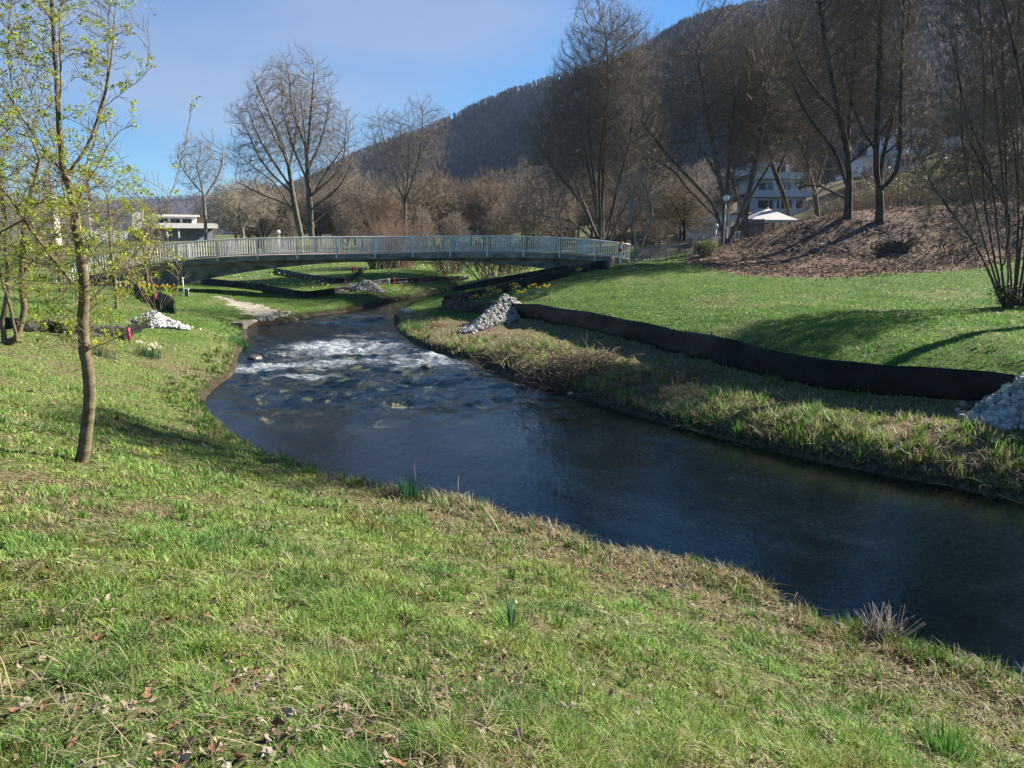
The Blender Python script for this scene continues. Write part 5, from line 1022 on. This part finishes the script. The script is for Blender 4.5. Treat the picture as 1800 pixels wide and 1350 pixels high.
bush_src('evergreen_bush', gbase(880, 56), 'dark green broad bush behind the right half of the bridge', 'bush', 150, 3.0, 7.2, 0.02, 'twigdark', 5, green=(0.9, 0.10, (0.035, 0.055, 0.018)))
bush_src('evergreen_bush', gbase(790, 60), 'olive green smaller bush between the willow and the dark bush', 'bush', 110, 2.5, 4.5, 0.018, 'twigdark', 6, green=(0.7, 0.09, (0.06, 0.075, 0.025)))
for i, (px, Y, h, w, tw, lab, gr) in enumerate([(1660, 60, 5.0, 6.5, 'twigpale', 'yellow green budding bush behind the mound, left of the far right house', (0.35, 0.10, (0.20, 0.20, 0.05))), (1585, 58, 3.4, 4.5, 'twig', 'olive budding bush behind the twin trunks on the mound', (0.25, 0.09, (0.15, 0.15, 0.05))),
      (1720, 56, 4.2, 6.0, 'twig', 'brown budding bush on the right shoulder of the mound', (0.25, 0.09, (0.12, 0.12, 0.04))), (1790, 50, 3.4, 6.0, 'twigdark', 'dark bush at the right frame edge behind the hazel', (0.2, 0.08, (0.05, 0.07, 0.03))), (1525, 62, 3.0, 4.0, 'twigpale', 'pale olive bush seen between the two trunks on the mound', (0.3, 0.09, (0.17, 0.16, 0.06))),
      (1235, 47, 0.9, 1.6, 'twig', 'low green shrub behind the picket fence', (0.6, 0.05, (0.09, 0.13, 0.03)))]):
    bush_src('budding_bush', gbase(px, Y), lab, 'bush', 120, h, w, 0.011, tw, 10+i, green=gr)
sb = bush_src('slope_bush', gbase(1450, 78), 'olive brown bush low on the slope right of the white terraced block', 'bush', 120, 3.4, 5.0, 0.014, 'twig', 41, green=(0.14, 0.09, (0.10, 0.095, 0.04)), group='bushes on the right slope')
g3 = random.Random(8); BL_ = sorted([(g3.uniform(1420, 1850), g3.uniform(62, 112)) for _ in range(40)])
BL_ = [q for q in BL_ if not (1540 < q[0] < 1640 and q[1] > 95)]
for q, (px, Y) in enumerate(BL_): dup(sb, gbase(px, Y), g3.uniform(0, 6.28), g3.uniform(0.8, 1.5), 'olive brown bush, %s from the left among the bushes on the right slope' % ORD0[q], 'bushes on the right slope')
bush_src('ivy', gbase(1786, 23.0), 'dark low ivy and bramble around the foot of the hazel', 'ivy', 60, 0.7, 1.5, 0.006, 'twigdark', 43, green=(0.9, 0.05, (0.03, 0.05, 0.018)), spread=0.7)
bush_src('twiggy_bush', gbase(1680, 41), 'dry tangled bare bush on the right part of the mound', 'bush', 90, 1.9, 4.5, 0.012, 'twigdark', 31, spread=0.6)
# prototypes of the belt: four crowns, two looks each
protos = []
def proto(px, Y, h, w, sd, twig, bark, lab, n=900, up=0.25):
    b = gbase(px, Y); r, *_ = tree('bare_tree', b, lab, 'tree', [[(0, 0, 0), (0.1, 0, h*0.2), (-0.1, 0.1, h*0.45), (0.1, 0, h*0.72)], [(0.05, 0, h*0.22), (w*0.2, 0.3, h*0.5), (w*0.28, 0.4, h*0.7)], [(0.05, 0, h*0.18), (-w*0.2, -0.3, h*0.45), (-w*0.3, -0.4, h*0.65)], [(0.05, 0, h*0.25), (0, w*0.2, h*0.5)]],
        [(0, 0, h*0.62, w*0.5, w*0.45, h*0.38)], n_attr=n, rbase=0.018*h, r0=0.016, seed=sd, di=h*0.2, dk=h*0.05, up=up, D=h*0.026, dens=2.2, bark=bark, twig=twig, tw=(2, h*0.05, 0.013), group='bare woodland trees beyond the bridge'); return (r, h)
protos.append(proto(640, 92, 9.5, 7.5, 81, 'twig', 'bark', 'brown bare woodland tree just left of the willow bush'))
protos.append(proto(860, 96, 9.5, 6.5, 83, 'twigred', 'barkpale', 'reddish bare woodland tree with a pale stem above the green bush', up=0.45))
protos.append(proto(470, 80, 7.5, 7.0, 87, 'twigdark', 'barkdark', 'dark bare thicket tree between the pale small tree and the tall pair'))
protos.append(proto(935, 100, 11.0, 6.0, 89, 'twig', 'bark', 'slender brown woodland tree left of the big many stemmed tree', up=0.5))
g2 = random.Random(5)
look = ['brown', 'reddish', 'dark', 'slender brown']
rows = [(74, 86, 0.70, 14, 'nearest'), (88, 104, 0.9, 20, 'second'), (106, 128, 1.1, 24, 'third'), (130, 160, 1.3, 26, 'farthest')]
for ya, yb, sc, n, rn in rows:
    q = 0
    for k in range(n):
        px = 290+(1250-290)*(k+g2.uniform(0.1, 0.9))/n; Y = g2.uniform(ya, yb); j = g2.choice([0, 1, 0, 2, 3, 3] if px > 560 else [0, 2, 2, 3, 0])
        if px > 1150 and ya < 100: continue
        if 225 < px < 400 and Y < 126: continue
        x = (px-900)/F*Y
        if float(rdist([x], [Y])[0]) < 1.0: continue
        s = sc*g2.uniform(0.72, 1.12)*(0.85 if px < 560 else 1.0)*(0.72 if px < 400 else 1)
        s *= 9.5/protos[j][1]
        dup(protos[j][0], gbase(px, Y), g2.uniform(0, 6.28), (s*g2.uniform(0.9, 1.1), s*g2.uniform(0.9, 1.1), s), "%s bare tree, %s from the left in the woodland's %s row" % (look[j], ORD[q], rn), 'bare woodland trees beyond the bridge'); q += 1
# slope among the houses
L_ = []
for k in range(34):
    Y = g2.uniform(75, 165); px = g2.uniform(1130, 1850); j = g2.choice([0, 2, 2, 3]); s = g2.uniform(0.7, 1.05)*9.5/protos[j][1]; rz = g2.uniform(0, 6.28)
    if Y < 125 and (1190 < px < 1440 or 1520 < px < 1660 or px > 1715): continue
    L_.append((px, Y, j, s, rz))
for q, (px, Y, j, s, rz) in enumerate(sorted(L_)):
    dup(protos[j][0], gbase(px, Y), rz, s, '%s bare tree, %s from the left on the slope among the terraced houses' % (look[j], ORD[q]), 'bare trees among the terraced houses')

# ================================================================== HILL AND FOREST
def hillside():
    rp = [(-300,340,1500),(-100,345,1400),(200,346,1250),(330,342,1150),(420,338,1050),(480,330,980),(530,312,900),(560,300,850),(600,277,800),(640,258,760),(700,236,720),(750,220,690),(800,196,660),(850,171,640),(900,152,620),(960,132,600),(1030,115,580),(1090,95,560),(1130,76,545),(1160,56,535),(1200,30,520),(1250,14,505),(1300,5,490),(1400,-25,470),(1600,-90,440),(1800,-160,410),(2100,-230,400),(2700,-240,380),(3600,-100,360)]
    Rg = np.array([PY(a, b, c) for a, b, c in rp]); Rg[:, 2] -= 5
    ft = []
    for (a, b, c), r in zip(rp, Rg):
        Yf = c*0.62 if a < 900 else max(165, c*0.62-(a-900)*0.16); ft.append(PY(a, 400, Yf)*[1, 1, 0]+[0, 0, (1.5 if a < 1100 else 1.5+(a-1100)*0.03)])
    ft = np.array(ft); k = 340; s = np.linspace(0, len(rp)-1, k); i = np.arange(len(rp))
    Rg = np.stack([np.interp(s, i, Rg[:, c]) for c in range(3)], 1); ft = np.stack([np.interp(s, i, ft[:, c]) for c in range(3)], 1)
    for _ in range(2):
        for A in (Rg,): A[1:-1] = (A[:-2]+2*A[1:-1]+A[2:])/4
    m = 60; V = []; tt = np.concatenate([np.linspace(0, 1, m), 1+np.linspace(0.03, 1.0, 14)])
    for t in tt:
        if t <= 1:
            p = ft+(Rg-ft)*t; h = ft[:, 2]+(Rg[:, 2]-ft[:, 2])*(t**1.05*(1.05-0.05*t)); e = math.sin(math.pi*t)
            nz = (fbm(p[:, 0], p[:, 1], 0.008, 4, 201)-0.5)*26*e; p = np.stack([p[:, 0], p[:, 1], h+nz-(0.6 if t == 0 else 0)*3], 1)
        else:
            q = t-1; p = Rg+(Rg-ft)*q*0.8; p[:, 2] = Rg[:, 2]*(1-q*0.6)-q*10
        V.append(p)
    V = np.stack(V, 0); r_ = len(tt); I = np.arange(r_-1)[:, None]*k; J = np.arange(k-1)[None]
    mb = MB(); mb.add(V.reshape(-1, 3), q=np.stack([I+J, I+J+1, I+k+J+1, I+k+J], -1).reshape(-1, 4))
    tag(mb.obj('hill', M['forestfloor']), 'steep wooded hill rising to the right', 'hill', kind='structure')
    # bare forest standing on the hill: fans of fine twigs, uncountable
    g = np.random.default_rng(9); n = 34000
    u = g.random(n)*(k-2); f = g.random(n)**0.9; f[:1800] = g.uniform(0.97, 1.02, 1800); row = f*(m-1); a = u.astype(int); bq = np.clip(row.astype(int), 0, r_-2); fu, fr = (u-a)[:, None], (row-bq)[:, None]
    P = (V[bq, a]*(1-fu)+V[bq, a+1]*fu)*(1-fr)+(V[bq+1, a]*(1-fu)+V[bq+1, a+1]*fu)*fr
    ang = np.abs(np.arctan2(P[:, 0], P[:, 1])); kk = ang < R(42); P = P[kk]; n = len(P)
    for nm, mt, sel, lab in (('forest', 'forestdark', g.random(n) < 0.78, 'bare beech forest covering the hill'), ('forest', 'forestgreen', None, 'dark conifers dotted through the forest on the hill')):
        if sel is None: sel = ~keep_
        else: keep_ = sel; 
        Q = P[sel]; q = len(Q); nb = 8; h = g.uniform(3.5, 6.0, q); i = np.repeat(np.arange(q), nb); N_ = len(i)
        az = g.uniform(0, 6.28, N_); f0 = g.uniform(0.15, 0.6, N_); sp_ = g.uniform(0.05, 0.38, N_)
        b = Q[i]+np.stack([0*az, 0*az, h[i]*f0-0.5], -1); tp = Q[i]+np.stack([np.cos(az)*sp_*h[i], np.sin(az)*sp_*h[i], h[i]*(f0+(1-f0)*g.uniform(0.55, 1.0, N_))], -1)
        b[::nb] = Q-[0, 0, 0.8]; sd = np.stack([-np.sin(az), np.cos(az), 0*az], -1)*(h[i]*g.uniform(0.02, 0.05, N_))[:, None]; up = np.array([0, 0, 0.0])
        mid = b*0.35+tp*0.65; Vt = np.stack([b, mid-sd, mid+sd, tp-sd*0.5, tp+sd*0.5], 1); mb = MB(); kq = np.arange(N_)[:, None]*5
        shade = g.uniform(0.6, 1.4, q)[i][:, None]*g.uniform(0.75, 1.2, (N_, 1)); base = np.array([0.092, 0.083, 0.086]) if mt == 'forestdark' else np.array([0.07, 0.07, 0.07])
        mb.add(Vt.reshape(-1, 3), q=kq+np.array([[1, 2, 4, 3]]), t=kq+np.array([[0, 2, 1]]), col=np.repeat(base*shade, 5, 0)); tag(mb.obj(nm, M['forest'], smooth=False), lab if mt == 'forestdark' else 'darker undergrowth between the beeches on the hill', 'forest', kind='stuff')
M['forestfloor'] = mat('forest_floor', (0.09, 0.078, 0.075), (0.13, 0.112, 0.105), sc=0.05, rough=1.0, det=10, spec=0.0)
M['forest'] = mat('bare_forest', attr=True, rough=1.0, spec=0.0, trans=0.4)
hillside()

# ================================================================== BUILDINGS
def part(par, name, boxes, m, c):
    mb = MB()
    for (x, y, z, sx, sy, sz) in boxes: mb.box((x, y, z), (sx, sy, sz))
    return mb.obj(name, M[m], par, False)
def windowrow(par, x0, x1, n, z, w, h, yf, mframe='whitep'):
    for k in range(n):
        x = x0+(x1-x0)*(k+0.5)/n
        f = part(par, 'window', [(x-w/2, yf-0.03, z, 0.08, 0.10, h), (x+w/2, yf-0.03, z, 0.08, 0.10, h), (x, yf-0.03, z+h/2, w+0.08, 0.10, 0.08), (x, yf-0.03, z-h/2, w+0.08, 0.10, 0.08), (x, yf-0.03, z, 0.06, 0.10, h-0.08)], mframe, 0)
        part(f, 'pane', [(x, yf+0.0, z, w-0.08, 0.04, h-0.08)], 'glass', 0)
def terraced(px0, px1, Y, levels, label, name='terraced_house', base_py=420, depth=9, wallm='wall', step=2.2, lean=0.0, rz=0.0):
    """levels: list of (y of parapet top, y of parapet foot, px0, px1) from the lowest up"""
    c = gbase((px0+px1)/2, Y); r = thing(name, c, label, 'building', None, rz); prevz = -1.0
    for k, (pt, pb, a, b) in enumerate(levels):
        yo = step*k; Yk = Y+yo; A, B = PY(a, pt, Yk), PY(b, pb, Yk); x0, x1 = A[0]-c[0], B[0]-c[0]; zt, zb = A[2]-c[2], B[2]-c[2]; w = x1-x0; xm = (x0+x1)/2
        part(r, 'wall', [(xm, yo+1.4+depth/2, (prevz+zb)/2, w-0.2, depth, zb-prevz)], wallm, 0)
        part(r, 'parapet', [(xm, yo, (zt+zb)/2, w+0.5, 0.22, zt-zb), (x0-0.14, yo+0.9, (zt+zb)/2, 0.2, 1.58, zt-zb), (x1+0.14, yo+0.9, (zt+zb)/2, 0.2, 1.58, zt-zb)], wallm, 0)
        part(r, 'terrace_slab', [(xm, yo+1.2+depth/2, zb+0.1, w+0.3, depth+2.2, 0.24)], 'walldark', 0)
        hh = zb-prevz
        if hh > 1.4: windowrow(r, x0+0.4, x1-0.4, max(2, int(w/3.2)), (prevz+zb)/2-0.1, w/max(2, int(w/3.2))*0.84, min(1.9, hh*0.7), yo+1.4)
        if k < len(levels)-1:
            for f in (0.34, 0.68): part(r, 'partition', [(x0+w*f, yo+0.8, (zb+zt)/2+0.6, 0.18, 1.1, zt-zb+1.3)], wallm, 0)
        prevz = zt
    return r
terraced(1335, 1420, 112, [(368,378,1330,1430), (334,346,1332,1425), (303,314,1334,1412), (286,292,1322,1372)], 'white terraced apartment block stepping back behind the white canopy')
terraced(1205, 1300, 92, [(409,420,1195,1300), (378,390,1210,1292)], 'low blue grey building behind the two globe lamps', step=1.2, depth=7)
terraced(1165, 1262, 132, [(352,362,1170,1262), (334,343,1160,1255), (320,327,1165,1225)], 'white stepped terraces shining through the branches left of the lamp tree')
terraced(1545, 1630, 118, [(292,302,1520,1600), (264,272,1545,1625), (226,236,1580,1622)], 'white terraced house on the slope between the two mound trees', name='terraced_house')
terraced(1735, 1830, 120, [(286,296,1730,1840), (256,268,1738,1830), (222,232,1725,1800)], 'white terraced house high on the slope at the right edge')
def lefthouse():
    Y = 120; c = gbase(315, Y); r = thing('school_building', c, 'flat roofed white building in two tiers behind the left end of the bridge', 'building', None, R(42)); r.scale = (0.95, 0.9, 1)
    def bx(name, px0, px1, pt, pb, dep, m, dy=0.0): A, B = PY(px0, pt, Y), PY(px1, pb, Y); return part(r, name, [((A[0]+B[0])/2-c[0], dep/2+dy, (A[2]+B[2])/2-c[2], B[0]-A[0], dep, A[2]-B[2])], m, 0)
    bx('upper_storey', 281, 360, 380, 400, 7, 'canvas', 3.0); bx('roof', 278, 362, 376.5, 380, 8.5, 'canvas', 2.2); bx('lower_roof', 272, 388, 392, 401, 10, 'canvas', 0); bx('lower_storey', 250, 384, 401, 424, 8, 'walldark', 1.4)
    bx('column', 293, 297, 401, 418, 0.4, 'canvas', 0.3); bx('column', 314, 318, 401, 418, 0.4, 'canvas', 0.3); bx('side_wall', 238, 262, 374, 410, 6, 'canvas', 2.0); bx('side_wall', 150, 240, 406, 424, 6, 'wall', 2.0)
    A, B = PY(286, 384, Y), PY(352, 392, Y); windowrow(r, A[0]-c[0], B[0]-c[0], 3, (A[2]+B[2])/2-c[2], 1.5, 0.7, 3.0, 'walldark')
lefthouse()
def yellowhouse():
    Y = 128; c = gbase(985, Y); r = thing('yellow_building', c, 'small building with yellow wall and white bands seen through the branches', 'building')
    def bx(name, px0, px1, pt, pb, dep, m, dy=0.0): A, B = PY(px0, pt, Y), PY(px1, pb, Y); return part(r, name, [((A[0]+B[0])/2-c[0], dep/2+dy, (A[2]+B[2])/2-c[2], B[0]-A[0], dep, A[2]-B[2])], m, 0)
    bx('wall', 958, 1012, 392, 424, 6, 'wallcream', 1.0); bx('upper_band', 955, 1015, 380, 389, 7, 'wall', 0.4); bx('lower_band', 958, 1000, 413, 418, 0.4, 'whitep', 0.5)
    A = PY(962, 400, Y); B = PY(1008, 408, Y); windowrow(r, A[0]-c[0], B[0]-c[0], 4, A[2]-c[2]-0.2, 0.8, 0.9, 1.0)
yellowhouse()
def church():
    Y = 150; c = gbase(110, Y); r = thing('church_tower', c, 'slim white tower with a pointed roof behind the front tree', 'tower'); A = PY(110, 345, Y)[2]-c[2]
    part(r, 'shaft', [(0, 0, A/2, 1.8, 1.8, A)], 'canvas', 0); m = MB(); m.lathe([(1.35, A), (0.9, A+1.5), (0.05, A+5.5)], (0, 0, 0), 4); m.obj('roof', M['walldark'], r, False)
    for z in (0.8, 0.55): part(r, 'louvre', [(0, -0.92, A*z, 0.7, 0.06, 1.0)], 'walldark', 0)
church()
def flag():
    Y = 70; c = gbase(174, Y); t = PY(171, 300, Y)[2]-c[2]; r = thing('flagpole', c, 'thin pole with a narrow red hanging flag behind the front tree', 'flagpole'); m = MB(); m.tube([(0, 0, 0), (0, 0, t)], [0.07, 0.04], 8); m.obj('pole', M['galv'], r)
    m = MB(); zs = np.linspace(t-0.1, t-2.6, 14); V = []
    for k, z in enumerate(zs): w = 0.28+0.06*math.sin(k*1.1); V += [(0.05, 0, z), (0.05+w*0.5, 0.05*math.sin(k), z-0.02), (0.05+w, 0.08*math.sin(k*0.8+1), z-0.06)]
    m.add(V, q=[(3*i+j, 3*i+j+1, 3*i+j+4, 3*i+j+3) for i in range(13) for j in range(2)]); m.obj('flag', M['redp'], r)
flag()
# ------------------------------------------------------------------ globe lamps
def lamp(px, pyb, Y, dia, label):
    c = gbase(px, Y); z = PY(px, pyb, Y)[2]-c[2]; r = thing('globe_lamp', c, label, 'street lamp', 'white globe lamps'); m = MB(); m.tube([(0, 0, 0), (0, 0, z-dia*0.5)], [0.055, 0.04], 8); m.obj('pole', M['galv'], r)
    m = MB(); m.lathe([(0.09, -0.12), (0.11, -0.05), (0.07, 0.0), (0.02, 0.02)], (0, 0, z-dia*0.5), 10); m.obj('collar', M['walldark'], r)
    m = MB(); a = np.linspace(-1.45, 1.57, 12); m.lathe([(dia/2*math.cos(t)+0.001, dia/2*math.sin(t)) for t in a], (0, 0, z), 20); m.obj('globe', M['globe'], r)
lamp(1266, 348, 51, 0.44, 'largest white globe lamp in front of the forked tree'); lamp(1252, 397, 78, 0.42, 'white globe lamp on a pole left of the big lamp tree'); lamp(1159, 408, 84, 0.36, 'small far globe lamp behind the picket fence gate'); lamp(497, 408, 72, 0.40, 'white globe lamp peeping over the bridge railing left of the tall trees')
lamp(1240, 414, 95, 0.3, 'lowest far white globe lamp above the picket fence')
# ------------------------------------------------------------------ picket fence and gate
def pickets(P, h, label, step=0.115, name='picket_fence'):
    P = [np.array(p[:2]) for p in P]; c = np.array([*P[0], h1(*P[0])]); r = thing(name, c, label, 'fence', 'wooden picket fences'); pk = MB(); rl = MB()
    for i in range(len(P)-1):
        L = np.linalg.norm(P[i+1]-P[i]); u = (P[i+1]-P[i])/L; az = math.atan2(u[1], u[0]); n = int(L/step)
        za, zb = h1(*P[i]), h1(*P[i+1])
        for k in range(n):
            q = P[i]+u*(k+0.5)*L/n; z = za+(zb-za)*(k+0.5)/n; hh = h*random.uniform(0.97, 1.03); pk.box((q[0]-c[0], q[1]-c[1], z-c[2]+hh/2+0.03), (0.055, 0.02, hh), az+random.uniform(-.06, .06))
        for f in (0.25, 0.8):
            a = np.array([*(P[i]-c[:2]), za-c[2]+h*f]); b = np.array([*(P[i+1]-c[:2]), zb-c[2]+h*f]); off = np.array([-u[1], u[0], 0])*0.035; rl.tube([a+off, b+off], 0.03, 4)
        m = MB(); nn = max(1, round(L/2.4))
        for k in range(nn+1):
            q = P[i]+u*L*k/nn+np.array([-u[1], u[0]])*0.11; z = za+(zb-za)*k/nn; m2 = MB(); m2.box((q[0]-c[0], q[1]-c[1], z-c[2]+h*0.48), (0.09, 0.09, h*1.0+0.1), az); m2.obj('post', M['wood'], r, False)
    pk.obj('pickets', M['wood'], r, False); rl.obj('rail', M['wood'], r)
pickets([gbase(1169, 50), gbase(1266, 53)], 0.92, 'sunlit wooden picket fence between the gate and the forked tree')
pickets([gbase(1106, 48), gbase(1168, 50)], 0.95, 'grey picket fence with the gate just right of the bridge end')
pickets([gbase(1296, 55.5), gbase(1352, 56.5)], 0.85, 'dark picket fence in front of the white canopy')
pickets([gbase(1120, 58), gbase(1215, 60)], 0.9, 'farther picket fence behind the gate')
# ------------------------------------------------------------------ canopy with slatted screen
def canopy():
    Y = 58; c = gbase(1338, Y); r = thing('garden_canopy', c, 'white square canopy with pitched roof on posts left of the mound', 'canopy')
    ze = PY(1338, 387, Y)[2]-c[2]; za = PY(1338, 366, Y)[2]-c[2]; w = 1.72; m = MB()
    V = [(-w, -w, ze), (w, -w, ze), (w, w, ze), (-w, w, ze), (0, 0, za), (-w, -w, ze-0.2), (w, -w, ze-0.2), (w, w, ze-0.2), (-w, w, ze-0.2)]
    m.add(V, t=[(0, 1, 4), (1, 2, 4), (2, 3, 4), (3, 0, 4)]); m.obj('roof', M['canvas'], r, False)
    m = MB(); n = 22; V = []; F_ = []
    for a, b in ((0, 1), (1, 2), (2, 3), (3, 0)):
        pa, pb = np.array([(-w, -w), (w, -w), (w, w), (-w, w)][a]), np.array([(-w, -w), (w, -w), (w, w), (-w, w)][b])
        for k in range(n+1): q = pa+(pb-pa)*k/n; V += [(q[0]*1.004, q[1]*1.004, ze), (q[0]*1.004, q[1]*1.004, ze-0.16-0.05*(k % 2))]
    for s in range(4):
        o = s*(n+1)*2; F_ += [(o+2*k, o+2*k+2, o+2*k+3, o+2*k+1) for k in range(n)]
    m.add(V, q=F_); m.obj('valance', M['canvas'], r, False)
    for x in (-1, 1):
        for y in (-1, 1): m = MB(); m.box((x*(w-0.06), y*(w-0.06), ze/2-0.15), (0.08, 0.08, ze+0.28)); m.obj('post', M['walldark'], r, False)
    m = MB(); m.lathe([(0.1, 0), (0.08, 0.07), (0.02, 0.12)], (0, 0, za-0.03), 8); m.obj('finial', M['canvas'], r)
    c2 = gbase(1314, 56); r2 = thing('wooden_screen', c2, 'grey slatted wooden screen standing before the left half of the canopy', 'screen'); m = MB(); h = PY(1314, 385, 56)[2]-c2[2]
    for k in range(13): m.box((0, 0, 0.25+(h-0.3)*k/12), (1.62, 0.03, (h-0.3)/12*0.9))
    m.obj('slats', M['wood2'], r2, False)
    for x in (-0.80, 0.80): m = MB(); m.box((x, 0.055, h/2), (0.08, 0.07, h+0.06)); m.obj('post', M['wood2'], r2, False)
M['wood2'] = mat('grey_wood', (0.12, 0.115, 0.11), (0.20, 0.19, 0.18), sc=5, rough=0.9, stretch=(1, 1, 8))
canopy()
# ------------------------------------------------------------------ root stump on the mound
def stump():
    c = hit(1580, 437); r = thing('root_stump', c, 'dark uprooted stump with tangled roots lying on the mound', 'stump'); m = MB(); g = random.Random(4)
    m.lathe([(0.72, -0.2), (0.70, 0.1), (0.62, 0.35), (0.5, 0.55), (0.3, 0.66), (0.02, 0.68)], (0, 0, 0), 14); v = m.v[0]; v *= 1+0.14*(np.sin(v[:, [0, 1, 2]]*9+1)); v[:, 0] *= 1.15; v[:, 2] *= 0.72; m.obj('stump_body', M['barkdark'], r)
    m = MB()
    for k in range(70):
        a = g.uniform(0, 6.28); p = np.array([math.cos(a)*0.6, math.sin(a)*0.5, g.uniform(0.1, 0.6)]); d = np.array([math.cos(a)+g.uniform(-.7, .7), math.sin(a)+g.uniform(-.7, .7), g.uniform(-0.2, 0.5)]); L = g.uniform(0.25, 0.75); m.tube([p*0.7, p+d*L*0.5, p+d*L*0.9+np.array([0, 0, -0.12])], [0.035, 0.02, 0.006], 5)
    m.obj('roots', M['bark'], r)
stump()

# ================================================================== AIR
def haze():
    m = bpy.data.materials.new('haze_air'); m.use_nodes = True; t = m.node_tree; t.nodes.clear(); o = N(t, 'ShaderNodeOutputMaterial')
    v = N(t, 'ShaderNodeVolumePrincipled'); v.inputs['Color'].default_value = (0.55, 0.72, 1.0, 1); v.inputs['Density'].default_value = 0.00011; v.inputs['Anisotropy'].default_value = 0.1
    t.links.new(v.outputs[0], o.inputs['Volume']); b = MB(); zl = LOWZ-1.5; zt = max(o_.bound_box[k][2]+o_.location.z for o_ in COL.objects if o_.type == 'MESH' and o_.parent is None for k in range(8))+6; b.box((XC, YC, (zl+zt)/2), (XS, YS, zt-zl)); tag(b.obj('haze', m, smooth=False), 'thin blue morning haze over the valley', 'haze', kind='stuff')
    print('HAZE', zl, zt)
gr = [o_ for o_ in COL.objects if o_.name in ('ground', 'hill')]; bb = [(o_.matrix_world @ Vector(c_)) for o_ in gr for c_ in o_.bound_box]
LOWZ = min(p.z for p in bb); x0, x1, y0, y1 = min(p.x for p in bb)-5, max(p.x for p in bb)+5, min(p.y for p in bb)-5, max(p.y for p in bb)+5
XC, YC, XS, YS = (x0+x1)/2, (y0+y1)/2, x1-x0, y1-y0
haze()
